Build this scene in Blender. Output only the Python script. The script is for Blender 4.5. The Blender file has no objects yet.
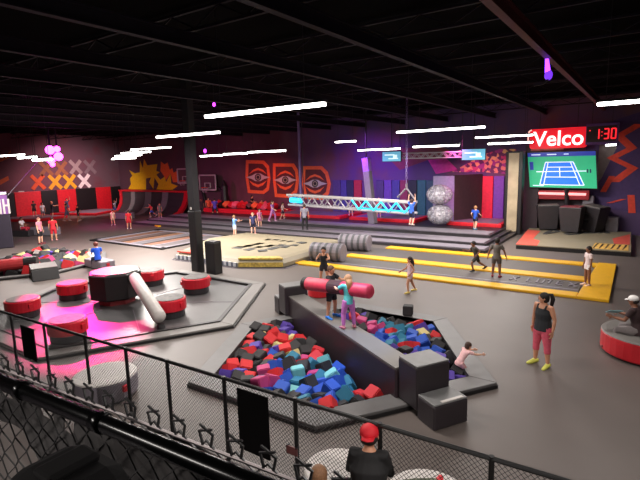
import bpy, bmesh, math, random
from mathutils import Vector, Matrix, Quaternion
random.seed(7)
SC = bpy.context.scene
COL = SC.collection
PI = math.pi

# ------------------------------------------------------------------ camera, world, exposure
FPX, PITCH, ROLL, YAW, HC = 478.4, .16066, -.02567, -.60218, 4.5
FW = Vector((math.sin(YAW)*math.cos(PITCH), math.cos(YAW)*math.cos(PITCH), -math.sin(PITCH)))
_r0 = Vector((math.cos(YAW), -math.sin(YAW), 0)); _u0 = _r0.cross(FW)
RT = math.cos(ROLL)*_r0 + math.sin(ROLL)*_u0
UP = -math.sin(ROLL)*_r0 + math.cos(ROLL)*_u0
CAMP = Vector((0, 0, HC))
cd = bpy.data.cameras.new('camera'); cam = bpy.data.objects.new('camera', cd); COL.objects.link(cam)
cd.sensor_fit = 'HORIZONTAL'; cd.sensor_width = 36; cd.lens = FPX/640*36; cd.clip_start = .05; cd.clip_end = 300
cam.matrix_world = Matrix(((RT.x, UP.x, -FW.x, 0), (RT.y, UP.y, -FW.y, 0), (RT.z, UP.z, -FW.z, HC), (0, 0, 0, 1)))
SC.camera = cam
SC.view_settings.view_transform = 'Standard'; SC.view_settings.look = 'None'
SC.view_settings.gamma = 1; SC.view_settings.use_curve_mapping = False
SC.view_settings.exposure = 0.0
W = bpy.data.worlds.new('world'); SC.world = W; W.use_nodes = True
W.node_tree.nodes['Background'].inputs[0].default_value = (.75, .62, .7, 1)
W.node_tree.nodes['Background'].inputs[1].default_value = .02
TUBE_POWER = 14.0
TUBE_WATT = 116.0     # watts per metre of tube

def spot(name, loc, target, energy, col, angle, blend=.3, radius=.1):
    l = bpy.data.lights.new(name, 'SPOT'); l.energy = energy; l.color = col
    l.spot_size = angle; l.spot_blend = blend; l.shadow_soft_size = radius
    o = bpy.data.objects.new(name, l); COL.objects.link(o); o.location = loc
    o.rotation_euler = (Vector(target)-Vector(loc)).to_track_quat('-Z', 'Y').to_euler()
    return o

# ------------------------------------------------------------------ measuring helpers (image point -> place in the hall)
def ray(x, y): return FW + (x-320)/FPX*RT - (y-240)/FPX*UP
def G(x, y, z=0.0):
    d = ray(x, y); return CAMP + d*((z-HC)/d.z)
def AY(x, y, Y):
    d = ray(x, y); return CAMP + d*(Y/d.y)
def AX(x, y, X):
    d = ray(x, y); return CAMP + d*(X/d.x)

def px_of(p):
    d = Vector(p)-CAMP; z = d.dot(FW); return (320+FPX*d.dot(RT)/z, 240-FPX*d.dot(UP)/z)

# ------------------------------------------------------------------ materials
def lin(c): return tuple((v/255/12.92) if v <= 10 else ((v/255+.055)/1.055)**2.4 for v in c)
MATS = {}
def mat(name, col, rough=.6, metal=0, var=.12, scale=6, emit=0, bump=0, spec=.5):
    if name in MATS: return MATS[name]
    m = bpy.data.materials.new(name); m.use_nodes = True; nt = m.node_tree; b = nt.nodes['Principled BSDF']
    c = lin(col)
    b.inputs['Roughness'].default_value = rough; b.inputs['Metallic'].default_value = metal
    b.inputs['Specular IOR Level'].default_value = spec
    tc = nt.nodes.new('ShaderNodeTexCoord'); nz = nt.nodes.new('ShaderNodeTexNoise'); nz.inputs['Scale'].default_value = scale
    nz.inputs['Detail'].default_value = 4
    nt.links.new(tc.outputs['Object'], nz.inputs['Vector'])
    rp = nt.nodes.new('ShaderNodeValToRGB'); rp.color_ramp.elements[0].position = .3; rp.color_ramp.elements[1].position = .7
    rp.color_ramp.elements[0].color = tuple(v*(1-var) for v in c)+(1,)
    rp.color_ramp.elements[1].color = tuple(min(1, v*(1+var)) for v in c)+(1,)
    nt.links.new(nz.outputs['Fac'], rp.inputs['Fac']); nt.links.new(rp.outputs['Color'], b.inputs['Base Color'])
    if emit:
        b.inputs['Emission Color'].default_value = c+(1,); b.inputs['Emission Strength'].default_value = emit
    if bump:
        bp = nt.nodes.new('ShaderNodeBump'); bp.inputs['Strength'].default_value = bump; bp.inputs['Distance'].default_value = .02
        nt.links.new(nz.outputs['Fac'], bp.inputs['Height']); nt.links.new(bp.outputs['Normal'], b.inputs['Normal'])
    MATS[name] = m; return m

# ------------------------------------------------------------------ mesh builder
class MB:
    def __init__(s): s.v = []; s.f = []; s.mi = []; s.cur = 0
    def add(s, vs, fs):
        n = len(s.v); s.v += [tuple(p) for p in vs]; s.f += [tuple(i+n for i in f) for f in fs]; s.mi += [s.cur]*len(fs); return s
    def box(s, c, size, M=None):
        vs = [Vector((x*size[0]/2, y*size[1]/2, z*size[2]/2)) for x in (-1, 1) for y in (-1, 1) for z in (-1, 1)]
        if M: vs = [M @ v for v in vs]
        return s.add([v+Vector(c) for v in vs], [(0, 1, 3, 2), (4, 6, 7, 5), (0, 4, 5, 1), (2, 3, 7, 6), (0, 2, 6, 4), (1, 5, 7, 3)])
    def prism(s, poly, z0, z1):
        n = len(poly)
        a = sum(poly[i][0]*poly[(i+1) % n][1]-poly[(i+1) % n][0]*poly[i][1] for i in range(n))
        if a < 0: poly = poly[::-1]
        vs = [(p[0], p[1], z0 if len(p) < 3 else z0) for p in poly]+[(p[0], p[1], z1) for p in poly]
        return s.add(vs, [tuple(range(n))[::-1], tuple(range(n, 2*n))]+[(i, (i+1) % n, n+(i+1) % n, n+i) for i in range(n)])
    def plate(s, pts, thick):
        # closed plate from coplanar 3-D points, thickness along -normal
        pts = [Vector(p) for p in pts]; n = len(pts); nr = Vector((0, 0, 0))
        for i in range(n): nr += pts[i].cross(pts[(i+1) % n])
        nr.normalize()
        vs = [p-nr*thick for p in pts]+pts
        return s.add(vs, [tuple(range(n))[::-1], tuple(range(n, 2*n))]+[(i, (i+1) % n, n+(i+1) % n, n+i) for i in range(n)])
    def loft(s, rings, closed=True):
        m = len(rings[0]); vs = [p for r in rings for p in r]; fs = []
        for k in range(len(rings)-1):
            for i in range(m): fs.append((k*m+i, k*m+(i+1) % m, (k+1)*m+(i+1) % m, (k+1)*m+i))
        if closed: fs += [tuple(range(m))[::-1], tuple(range((len(rings)-1)*m, len(rings)*m))]
        return s.add(vs, fs)
    def tube(s, pts, rs, n=8):
        pts = [Vector(p) for p in pts]
        if not hasattr(rs, '__len__'): rs = [rs]*len(pts)
        rings = []; ref = None
        for i, p in enumerate(pts):
            d = (pts[min(i+1, len(pts)-1)]-pts[max(i-1, 0)]).normalized()
            if ref is None: ref = d.orthogonal().normalized()
            a = (ref-d*ref.dot(d)); a = a.normalized() if a.length > 1e-4 else d.orthogonal().normalized(); ref = a
            b = d.cross(a)
            rings.append([p+(a*math.cos(t)+b*math.sin(t))*rs[i] for t in (2*PI*j/n for j in range(n))])
        return s.loft(rings)
    def ell(s, c, r, M=None, nu=10, nv=7):
        rings = []
        for k in range(nv+1):
            t = PI*min(max(k/nv, .02), .98); z = -math.cos(t); q = math.sin(t)
            ring = [Vector((r[0]*q*math.cos(2*PI*j/nu), r[1]*q*math.sin(2*PI*j/nu), r[2]*z)) for j in range(nu)]
            rings.append([(M @ p if M else p)+Vector(c) for p in ring])
        return s.loft(rings)
    def lathe(s, c, prof, n=24):
        return s.loft([[Vector((c[0]+r*math.cos(2*PI*j/n), c[1]+r*math.sin(2*PI*j/n), c[2]+z)) for j in range(n)] for r, z in prof])
    def mesh(s, name, mats):
        me = bpy.data.meshes.new(name); me.from_pydata(s.v, [], s.f)
        for m in (mats if isinstance(mats, (list, tuple)) else [mats]): me.materials.append(m)
        me.polygons.foreach_set('material_index', s.mi); me.update(); return me
    def build(s, name, mats, parent=None, smooth=False, bevel=0, loc=None, rotz=0):
        o = bpy.data.objects.new(name, s.mesh(name, mats)); COL.objects.link(o)
        if smooth: o.data.polygons.foreach_set('use_smooth', [True]*len(o.data.polygons))
        if bevel:
            b = o.modifiers.new('bevel', 'BEVEL'); b.width = bevel; b.segments = 2; b.limit_method = 'ANGLE'
        if parent: o.parent = parent
        if loc is not None: o.location = loc
        if rotz: o.rotation_euler.z = rotz
        return o
def tag(o, label, cat, group=None, kind=None):
    o['label'] = label; o['category'] = cat
    if group: o['group'] = group
    if kind: o['kind'] = kind
    return o
def thing(name, label, cat, loc=(0, 0, 0), rotz=0, group=None):
    o = bpy.data.objects.new(name, None); COL.objects.link(o); o.location = loc; o.rotation_euler.z = rotz
    o.empty_display_size = .2
    return tag(o, label, cat, group)
def struct(o): o['kind'] = 'structure'; return o
def rz(a): return Matrix.Rotation(a, 3, 'Z')
def text_mesh(txt, size, depth, bold=0.0):
    cu = bpy.data.curves.new('t', 'FONT'); cu.body = txt; cu.size = size; cu.extrude = depth; cu.offset = bold
    cu.align_x = 'CENTER'; cu.align_y = 'CENTER'
    o = bpy.data.objects.new('t', cu); COL.objects.link(o)
    bpy.context.view_layer.update(); dg = bpy.context.evaluated_depsgraph_get()
    me = bpy.data.meshes.new_from_object(o.evaluated_get(dg)); bpy.data.objects.remove(o); return me

# palette
FLOOR = mat('floor_rubber', (92, 83, 79), .5, var=.06, scale=.8)
BLACK = mat('black_vinyl', (24, 22, 24), .45)
DARK = mat('dark_vinyl', (44, 40, 44), .45)
CEIL = mat('ceiling_black', (6, 5, 6), .9, spec=.02)
STEEL = mat('dark_steel', (38, 34, 40), .5, .3)
GREYPAD = mat('grey_pad', (108, 104, 101), .5, var=.06, scale=2)
LGREY = mat('light_grey_pad', (122, 115, 124), .5, var=.08)
WHITE = mat('white_vinyl', (188, 182, 178), .5, var=.05)
RED = mat('red_vinyl', (196, 30, 42), .42, var=.06)
YEL = mat('yellow_pad', (222, 166, 10), .45, var=.05)
TRAMP = mat('trampoline_bed', (74, 68, 66), .55, var=.05)
BEIGE = mat('beige_airbag', (134, 124, 103), .55, var=.06, scale=2)

# ------------------------------------------------------------------ the hall
HEXC = Vector((-5.95, 9.3))
POUT = [(-7.55, 6.05), (-4.35, 6.05), (-2.2, 9.25), (-4.4, 12.6), (-7.5, 12.6), (-9.15, 9.3)]
PIN = [(HEXC.x+(p[0]-HEXC.x)*.85, HEXC.y+(p[1]-HEXC.y)*.85) for p in POUT]
LOUT = [tuple(G(x, y)[:2]) for x, y in ((-8, 281.5), (52, 275.5), (106, 262))]+[(-23.6, 14.2), (-27.6, 12.9), (-27, 9.6)]
_lc = (sum(p[0] for p in LOUT)/6, sum(p[1] for p in LOUT)/6)
LIN = [(_lc[0]+(p[0]-_lc[0])*.9, _lc[1]+(p[1]-_lc[1])*.9) for p in LOUT]

def holed_floor():
    bm = bmesh.new(); ed = []
    for poly in ([(-50, -6), (7, -6), (7, 33), (-50, 33)], PIN, LIN):
        vs = [bm.verts.new((p[0], p[1], 0)) for p in poly]
        ed += [bm.edges.new((vs[i], vs[(i+1) % len(vs)])) for i in range(len(vs))]
    bmesh.ops.triangle_fill(bm, use_beauty=True, use_dissolve=False, edges=ed)
    bmesh.ops.recalc_face_normals(bm, faces=bm.faces)
    for f in bm.faces:
        if f.normal.z < 0: f.normal_flip()
    me = bpy.data.meshes.new('floor'); bm.to_mesh(me); bm.free(); me.materials.append(FLOOR)
    o = bpy.data.objects.new('floor', me); COL.objects.link(o); return struct(o)
holed_floor()
ceil = struct(MB().box((-21.5, 13.5, 7.95), (57, 39, .1)).build('ceiling', CEIL))

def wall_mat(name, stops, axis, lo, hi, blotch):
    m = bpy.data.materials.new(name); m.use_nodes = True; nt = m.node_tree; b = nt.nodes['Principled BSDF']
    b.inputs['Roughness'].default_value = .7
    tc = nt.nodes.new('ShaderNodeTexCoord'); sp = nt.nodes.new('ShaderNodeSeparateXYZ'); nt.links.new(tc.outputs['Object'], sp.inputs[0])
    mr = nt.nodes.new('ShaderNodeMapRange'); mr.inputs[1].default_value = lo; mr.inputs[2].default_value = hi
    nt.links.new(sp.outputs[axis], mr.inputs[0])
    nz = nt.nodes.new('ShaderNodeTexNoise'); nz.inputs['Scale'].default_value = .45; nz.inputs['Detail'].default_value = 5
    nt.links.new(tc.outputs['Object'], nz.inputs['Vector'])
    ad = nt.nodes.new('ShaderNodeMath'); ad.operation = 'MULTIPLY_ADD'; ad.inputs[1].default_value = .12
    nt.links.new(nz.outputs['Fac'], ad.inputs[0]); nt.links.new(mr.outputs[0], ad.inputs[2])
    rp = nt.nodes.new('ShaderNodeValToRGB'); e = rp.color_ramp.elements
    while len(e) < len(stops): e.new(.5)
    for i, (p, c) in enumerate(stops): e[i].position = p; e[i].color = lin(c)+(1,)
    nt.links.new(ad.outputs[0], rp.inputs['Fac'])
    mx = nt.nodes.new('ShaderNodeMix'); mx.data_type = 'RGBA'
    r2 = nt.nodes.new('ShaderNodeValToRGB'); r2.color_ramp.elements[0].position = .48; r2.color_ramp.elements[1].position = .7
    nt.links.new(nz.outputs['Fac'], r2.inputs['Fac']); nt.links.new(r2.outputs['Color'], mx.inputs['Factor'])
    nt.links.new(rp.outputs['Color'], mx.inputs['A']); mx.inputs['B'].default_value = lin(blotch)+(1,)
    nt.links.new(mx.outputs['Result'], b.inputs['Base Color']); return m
FARM = wall_mat('far_wall_paint', [(.06, (96, 70, 82)), (.3, (84, 66, 72)), (.5, (92, 44, 56)), (.62, (86, 62, 112)), (.75, (74, 58, 104)), (.95, (84, 62, 104))], 0, -50, 4, (104, 66, 74))
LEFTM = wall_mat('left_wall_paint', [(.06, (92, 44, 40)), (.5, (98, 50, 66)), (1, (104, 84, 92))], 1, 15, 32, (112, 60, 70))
struct(MB().box((-23, 32.1, 4), (54.2, .2, 8)).build('wall_far', FARM))
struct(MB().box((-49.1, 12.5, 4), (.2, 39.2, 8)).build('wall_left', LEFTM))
struct(MB().box((4.1, 13.5, 4), (.2, 37, 8)).build('wall_right', DARK))
struct(MB().box((-23, -5.1, 4), (54.2, .2, 8)).build('wall_back', DARK))

# roof joists (run in depth) and cross purlins
RB = mat('red_oxide_beam', (88, 38, 40), .6, spec=.15); DB = mat('dark_roof_beam', (40, 35, 43), .7, spec=.1)
for k, X in enumerate((-2.35, -5.35, -8.3, -11.4, -14.5, -17.6, -20.7, -23.8, -26.9, -30, .7)):
    m = MB(); Z = 7.0
    m.box((X, 13.5, Z), (.16, 37, .03)).box((X, 13.5, Z+.28), (.16, 37, .03)).box((X, 13.5, Z+.14), (.02, 37, .26))
    struct(m.build('trim_%d' % (k+1), RB if k == 0 else DB))
for k in range(9):
    m = MB(); Y = 4.2+k*3.4
    m.box((-21.5, Y, 7.82), (54.5, .08, .06)).box((-21.5, Y, 7.42), (54.5, .08, .06))
    for i in range(72):
        x = -48.5+i*.75; s_ = 1 if i % 2 else -1
        m.tube([(x-.375*s_, Y, 7.8), (x+.375*s_, Y, 7.44)], .018, 4)
    struct(m.build('trim_%d' % (k+20), DB))

# tube lights
TUBE = bpy.data.materials.new('tube_glow'); TUBE.use_nodes = True
_b = TUBE.node_tree.nodes['Principled BSDF']; _b.inputs['Emission Color'].default_value = (1, .95, .9, 1); _b.inputs['Emission Strength'].default_value = TUBE_POWER
_b.inputs['Base Color'].default_value = (.9, .9, .9, 1)
HOUS = mat('lamp_housing', (30, 28, 34), .5)
def tube_light(x0, x1, y, z, label, hang=True):
    t = thing('tube_light', label, 'ceiling light', ((x0+x1)/2, y, z), 0, 'tube lights under the roof')
    L = abs(x1-x0)
    hs = MB().box((0, 0, .03), (L, .16, .05)).build('housing', HOUS, t)
    MB().box((0, 0, -.03), (L-.04, .12, .07)).build('diffuser', TUBE, hs, bevel=.025)
    l = bpy.data.lights.new('tube_lamp', 'AREA'); l.shape = 'RECTANGLE'; l.size = L; l.size_y = .12; l.energy = TUBE_WATT*L*(2.0 if x0 < -20 and y > 12 else 1); l.color = (1, .93, .87)
    lo = bpy.data.objects.new('tube_lamp', l); COL.objects.link(lo); lo.parent = t; lo.location = (0, 0, -.075)
    for sx in (-.35, .35): MB().tube([(sx*L, 0, .08), (sx*L, 0, 7.9-z)], .008, 5).build('hanger', STEEL, t)
TL = [((200, 117), (320, 102), 5.6, 'long tube light nearest the middle of the hall, left of centre in the roof'),
      ((155, 137.5), (218, 130.5), 5.6, 'tube light above the thick padded column'),
      ((130, 150), (170, 146), 5.55, 'tube light farther back, just left of the column top'),
      ((394, 132), (483, 126), 5.6, 'long tube light right of the hanging chain, longest of the right half'),
      ((474, 138), (533, 133.5), 5.55, 'tube light left of the red lit sign, upper of the pair'),
      ((487, 144), (533, 141), 5.25, 'short tube light left of the red lit sign, lower of the pair'),
      ((357, 151), (400, 147), 5.15, 'tube light above the left hanging television'),
      ((607, 104), (652, 97), 5.6, 'tube light cut off by the right edge of the photo'),
      ((-14, 157), (23, 153.5), 5.3, 'tube light in the upper left corner, largest of the left-edge three'),
      ((18, 158), (36, 155.5), 5.0, 'middle tube light of the left-edge three'),
      ((33, 160), (51, 157.5), 4.85, 'shortest tube light beside the magenta stage lamps'),
      ((121, 154), (150, 150), 5.3, 'second tube light of the far stack above the yellow splash mural'),
      ((115, 156.5), (141, 153.5), 5.1, 'third tube light of the far stack above the yellow splash mural'),
      ((112, 159), (135, 156.5), 4.95, 'lowest tube light of the far stack above the yellow splash mural'),
      ((247, 152.3), (285, 149.5), 5.12, 'far tube light above the eye letters, right end of the line'),
      ((223, 154), (247, 152.5), 5.07, 'far tube light, middle of the line right of the basketball boards'),
      ((200, 156), (222, 154.5), 5.0, 'far tube light, left end of the line over the basketball boards'),
      ((335, 142), (356, 140), 5.5, 'small tube light left of the hanging chain'),
      ((412, 147), (459, 144), 5.15, 'tube light over the white roof truss')]
for a, b, z, lab in TL:
    c = ((a[0]+b[0])/2, (a[1]+b[1])/2); M_ = G(*c, z)
    if M_.y > 30.5 or M_.x < -46: M_ = AY(*c, 30.5)
    e = 1.0; w = px_of(M_+Vector((e, 0, 0)))[0]-px_of(M_-Vector((e, 0, 0)))[0]; hl = max(.6, min(3.2, e*(b[0]-a[0])/w))
    tube_light(M_.x-hl, M_.x+hl, M_.y, M_.z, lab)
for x, y in ((-3.5, -2.2), (1.6, 3.2)):  # unseen fill tubes, added to light the near floor
    tube_light(x-1.6, x+1.6, y, 5.7, 'added tube light out of view that brightens the near floor')

# ------------------------------------------------------------------ stepped deck along the far wall
SX0, SX1 = -34.0, -6.2
for k, (ya, yb, z) in enumerate(((22.9, 24.1, .14), (24.1, 25.9, .28), (25.9, 32, .42))):
    m = MB(); w = 1.5 if k < 2 else 1.5
    m.box(((SX0+SX1)/2, (ya+32)/2, z-.07), (SX1-SX0-.6*k, 32-ya, .14))
    struct(m.build('trim_%d' % (40+k), DARK))
    top = MB(); top.box(((SX0+SX1)/2, ya+(.75 if k < 2 else .85), z+.012), (SX1-SX0-.6*k-.3, (1.0 if k == 0 else 1.4), .025))
    tag(top.build('step_pad', LGREY, bevel=.01), ('lowest grey padded step strip in front of the far deck', 'middle grey padded step strip of the far deck', 'highest grey padded step strip of the far deck')[k], 'pad')
DZ = .42

# wall pads -------------------------------------------------------
def wall_pad_left(px0, px1, ztop, col, label):
    y0 = AX(px0, 198, -49).y; y1 = min(31.9, AX(px1, 198, -49).y)
    tag(MB().box((-48.93, (y0+y1)/2, ztop/2), (.12, y1-y0-.03, ztop)).build('wall_pad', col, bevel=.03), label, 'wall pad', 'padded panels on the left wall')
DR = mat('dark_red_vinyl', (206, 26, 40), .5)
names = ['first from the left edge', 'second', 'third', 'fourth', 'fifth', 'sixth', 'seventh', 'eighth']
WP = [(-30, 14, BLACK), (14, 41, DR), (41, 57, BLACK), (57, 76, DR), (76, 96, BLACK), (96, 111, DR), (111, 121, BLACK)]
for k, (a, b, c) in enumerate(WP):
    nm = 'black' if c is BLACK else 'red'
    lab = ['black padded wall panel behind the banner pillar', 'wide red wall panel right of the banner pillar', 'black wall panel under the leftmost lower X mark', 'red wall panel under the middle lower X marks',
           'black wall panel under the white X mark', 'red wall panel right of the white X mark', 'narrow black wall panel in the corner by the wall ramp'][k]
    wall_pad_left(a, b, 2.45, c, lab)
FARP = [(333, 341, (70, 52, 110), 'dull purple wall pad left of its group by the eye letters'), (341, 347, (64, 56, 130), 'blue violet wall pad left of the leaning post'), (347, 354, (34, 34, 74), 'navy wall pad between violet and crimson pads'),
        (354, 362, (160, 28, 60), 'crimson wall pad just left of the leaning post'), (376, 384, (60, 46, 96), 'dusky purple wall pad right of the leaning post'), (384, 392, (84, 52, 140), 'violet wall pad under the left hanging television'), (392, 400, (52, 50, 120), 'indigo wall pad left of the chain'),
        (400, 408, (120, 30, 70), 'wine red wall pad behind the chain'), (408, 417, (24, 30, 56), 'dark navy wall pad right of the chain'), (417, 426, (26, 92, 104), 'teal wall pad left of the clear bubble balls'), (426, 434, (30, 70, 90), 'deep teal wall pad beside the clear bubble balls'),
        (481, 493, (214, 24, 60), 'bright crimson tall wall pad right of the running blue shirt child'), (493, 504, (104, 60, 160), 'bright violet tall wall pad right of the crimson one'), (504, 516, (30, 24, 44), 'dark tall wall pad beside the light fronted frame')]
for k, (a, b, c, lab) in enumerate(FARP):
    x0 = AY(a, 200, 31.9).x; x1 = AY(b, 200, 31.9).x; zt = 3.1 if k < 11 else 3.35
    tag(MB().box(((x0+x1)/2, 31.92, (zt+DZ)/2), (x1-x0-.03, .14, zt-DZ)).build('wall_pad', mat('farpad%d' % k, c, .5), bevel=.03), lab, 'wall pad', 'padded panels on the far wall')

# murals -----------------------------------------------------------
def mural_far(name, px, col, label, Y=31.98, th=.012, cat='wall painting'):
    pts = [AY(x, y, Y) for x, y in px]
    if sum(px[i][0]*px[(i+1) % len(px)][1]-px[(i+1) % len(px)][0]*px[i][1] for i in range(len(px))) > 0: pts = pts[::-1]
    m = MB(); m.plate(pts, th)
    return tag(m.build(name, col), label, cat)
XC = [((38, 182.2), (210, 78, 34), 'deep orange X mark, lower row leftmost'), ((55.2, 182), (232, 160, 30), 'amber X mark, lower row second from left'), ((69.8, 181.6), (236, 170, 30), 'yellow X mark beside the white X mark'), ((84.3, 181), (232, 226, 222), 'white X mark, lower row rightmost'),
      ((46, 168.5), (140, 84, 52), 'brownish orange X mark, upper row leftmost'), ((61, 168.5), (150, 92, 58), 'faded tan X mark, upper row second'), ((75.6, 167), (158, 140, 138), 'pale grey X mark, upper row third'), ((90, 167), (128, 112, 116), 'dim grey X mark, upper row rightmost')]
for k, ((x, y), c, lab) in enumerate(XC):
    p = AX(x, y, -48.98); m = MB()
    for a in (.85, -.85): m.box(p+Vector((0 if a > 0 else .012, 0, 0)), (.03, 1.75, .36), Matrix.Rotation(a, 3, 'X'))
    tag(m.build('wall_mark', mat('xmark%d' % k, c, .7)), lab+' on the left wall', 'wall painting', 'X marks on the left wall')
# orange flame shapes at the far left edge
m = MB()
for px in ([(0, 158), (6, 156), (11, 150), (9, 158), (0, 162)], [(0, 180), (8, 176), (9, 180), (0, 185)]): m.plate([AX(x, y, -48.97) for x, y in px], .02)
tag(m.build('flame_mural', mat('flame_orange', (196, 86, 40), .7)), 'orange flame streaks painted on the wall at the left edge', 'wall painting')
m = MB(); m.plate([AX(x, y, -48.97) for x, y in ((18, 192), (19, 191), (24, 191), (24, 196), (18, 196))], .05)
tag(m.build('wall_sign', WHITE), 'small white notice on the red wall panel near the banner pillar', 'sign')
# yellow splash
P2 = lambda L, ox, oy, s: [(ox+x/s, oy+y/s) for x, y in L]
sp1 = P2([(148, 265), (165, 235), (160, 205), (172, 190), (155, 160), (185, 178), (212, 172), (213, 110), (228, 150), (235, 102), (252, 135), (305, 128), (300, 165), (318, 172), (300, 185), (322, 212), (345, 195), (352, 225), (375, 180), (380, 232), (415, 245), (385, 266), (300, 266), (312, 235), (290, 200), (285, 262), (262, 225), (272, 200), (245, 205), (245, 266)], 100, 140, 5.333)
mural_far('splash_mural', sp1, mat('splash_yellow', (255, 214, 24), .7), 'yellow spiky paint splash above the wall ramp')
sp2 = P2([(325, 115), (345, 130), (360, 120), (372, 160), (385, 150), (392, 175), (410, 165), (418, 225), (390, 225), (375, 178), (352, 215), (340, 190), (322, 165)], 100, 140, 5.333)
mural_far('flame_mural', sp2, mat('splash_orange', (250, 120, 50), .7), 'orange flame burst right of the yellow splash')
# three D shaped eye letters
def eye_letter(px, ex, ey, lab, w):
    ORG = mat('spray_orange', (232, 104, 56), .7); RDK = mat('spray_red', (92, 40, 40), .7)
    t = thing('eye_letter', lab, 'wall painting', AY(ex, ey, 31.97), 0, 'eye letters on the far wall'); o = t.location
    def pl(name, pts, mt, off): MB().plate([AY(x, y, 31.97-off)-o for x, y in pts], .01).build(name, mt, t)
    def scl(k, kx=None): return [(ex+(x-ex)*(kx or k), ey+(y-ey)*k) for x, y in px]
    pl('outline', px, ORG, 0); pl('fill', scl(.8, .78), RDK, .012)
    pl('brow', [(ex-w*.72, ey-3), (ex-w*.4, ey-7.5), (ex, ey-9.5), (ex+w*.4, ey-7.5), (ex+w*.72, ey-3), (ex+w*.4, ey-5.5), (ex, ey-7.3), (ex-w*.4, ey-5.5)], ORG, .024)
    pl('under', [(ex-w*.72, ey+3), (ex-w*.4, ey+5.5), (ex, ey+7.3), (ex+w*.4, ey+5.5), (ex+w*.72, ey+3), (ex+w*.4, ey+8), (ex, ey+10), (ex-w*.4, ey+8)], ORG, .024)
    pl('eye', [(ex-w*.95, ey), (ex-w*.5, ey-1.6), (ex-w*.2, ey-3.8), (ex+w*.2, ey-3.8), (ex+w*.5, ey-1.6), (ex+w*.95, ey), (ex+w*.5, ey+1.6), (ex+w*.2, ey+3.8), (ex-w*.2, ey+3.8), (ex-w*.5, ey+1.6)], WHITE, .036)
    for nm, r, mt, of in (('iris', 3.6, BLACK, .048), ('iris_ring', 2.6, mat('iris_grey', (150, 140, 120), .6), .06), ('pupil', 1.6, BLACK, .072)):
        pl(nm, [(ex+r*.9*math.cos(a*PI/6), ey+r*math.sin(a*PI/6)) for a in range(12)], mt, of)
eye_letter([(246, 160), (264, 160.5), (269, 166), (270.5, 178), (269, 190), (264, 194), (248, 193), (245.5, 177)], 258, 177.3, 'left orange spray painted letter with an eye', 12.5)
eye_letter([(273, 163.3), (294, 163.5), (298, 170), (299, 181), (297, 193), (291, 198), (275, 197), (273, 180)], 285.3, 180, 'middle orange spray painted letter with an eye', 12.5)
eye_letter([(303, 166), (322, 166), (328, 172), (331, 184), (329, 194), (322, 200), (305, 199), (302, 184)], 315, 183.6, 'right orange spray painted letter with an eye', 13)
# speckled band; magenta light sweep put in as a coloured patch
def speckle():
    m = bpy.data.materials.new('speckle_paint'); m.use_nodes = True; nt = m.node_tree; b = nt.nodes['Principled BSDF']; b.inputs['Roughness'].default_value = .7
    tc = nt.nodes.new('ShaderNodeTexCoord'); v = nt.nodes.new('ShaderNodeTexVoronoi'); v.inputs['Scale'].default_value = 4.5
    nt.links.new(tc.outputs['Object'], v.inputs['Vector']); sx = nt.nodes.new('ShaderNodeSeparateColor'); nt.links.new(v.outputs['Color'], sx.inputs[0])
    rp = nt.nodes.new('ShaderNodeValToRGB'); rp.color_ramp.interpolation = 'CONSTANT'; e = rp.color_ramp.elements
    for _ in range(3): e.new(.5)
    for i, (p, c) in enumerate(((0, (96, 50, 90)), (.3, (220, 150, 120)), (.55, (150, 60, 130)), (.72, (232, 190, 120)), (.85, (190, 70, 110)))): e[i].position = p; e[i].color = lin(c)+(1,)
    nt.links.new(sx.outputs[0], rp.inputs['Fac']); nt.links.new(rp.outputs['Color'], b.inputs['Base Color']); return m
mural_far('speckle_mural', [(452, 172), (482, 155), (500, 149), (516, 149), (516, 174.5), (482, 172)], speckle(), 'pink and yellow speckled band on the far wall under the right television')
mural_far('light_sweep', [(428, 160), (446, 158), (458, 170), (436, 174)], mat('sweep_light', (196, 50, 150), .7), 'magenta light sweep painted on the far wall behind the white truss')
mural_far('upper_mural', [(380, 150), (436, 146), (450, 150), (446, 158), (428, 160), (400, 170)], mat('mural_rust', (120, 62, 72), .7), 'rust coloured haze painted above the teal pads', 31.99)
# right hand zigzag mural on the far wall
mural_far('zigzag_ground', [(585, 130), (640, 112), (652, 112), (652, 214), (600, 208), (583, 200)], mat('mural_violet', (72, 52, 104), .7), 'violet painted wall ground behind the zigzag at the right edge', 31.99)
ZR = mat('zigzag_red', (222, 70, 50), .7)
for k, (px, wd, lab) in enumerate((([(640, 124), (619, 136), (632, 148), (612, 158), (633, 168), (614, 182)], 5.5, 'large orange red zigzag bolt painted near the right edge'), ([(612, 176), (603, 192)], 3, 'short red stroke left of the zigzag bolt'),
                                   ([(631, 195), (632, 213)], 3.6, 'upright red stroke below the zigzag bolt'), ([(609, 203), (624, 199)], 3, 'thin red spike below the zigzag bolt'))):
    m = MB()
    for i in range(len(px)-1):
        (x0, y0), (x1, y1) = px[i], px[i+1]
        m.plate([AY(x, y, 31.965) for x, y in ((x0-wd, y0), (x1-wd, y1), (x1+wd, y1), (x0+wd, y0))], .015)
    tag(m.build('zigzag_mural', ZR), lab, 'wall painting')
mural_far('wedge_mural', [(600, 141), (617, 147), (601, 179), (595, 186)], mat('wedge_grey', (120, 112, 112), .7), 'grey slanted wedge painted right of the big screen', 31.97)

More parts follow.
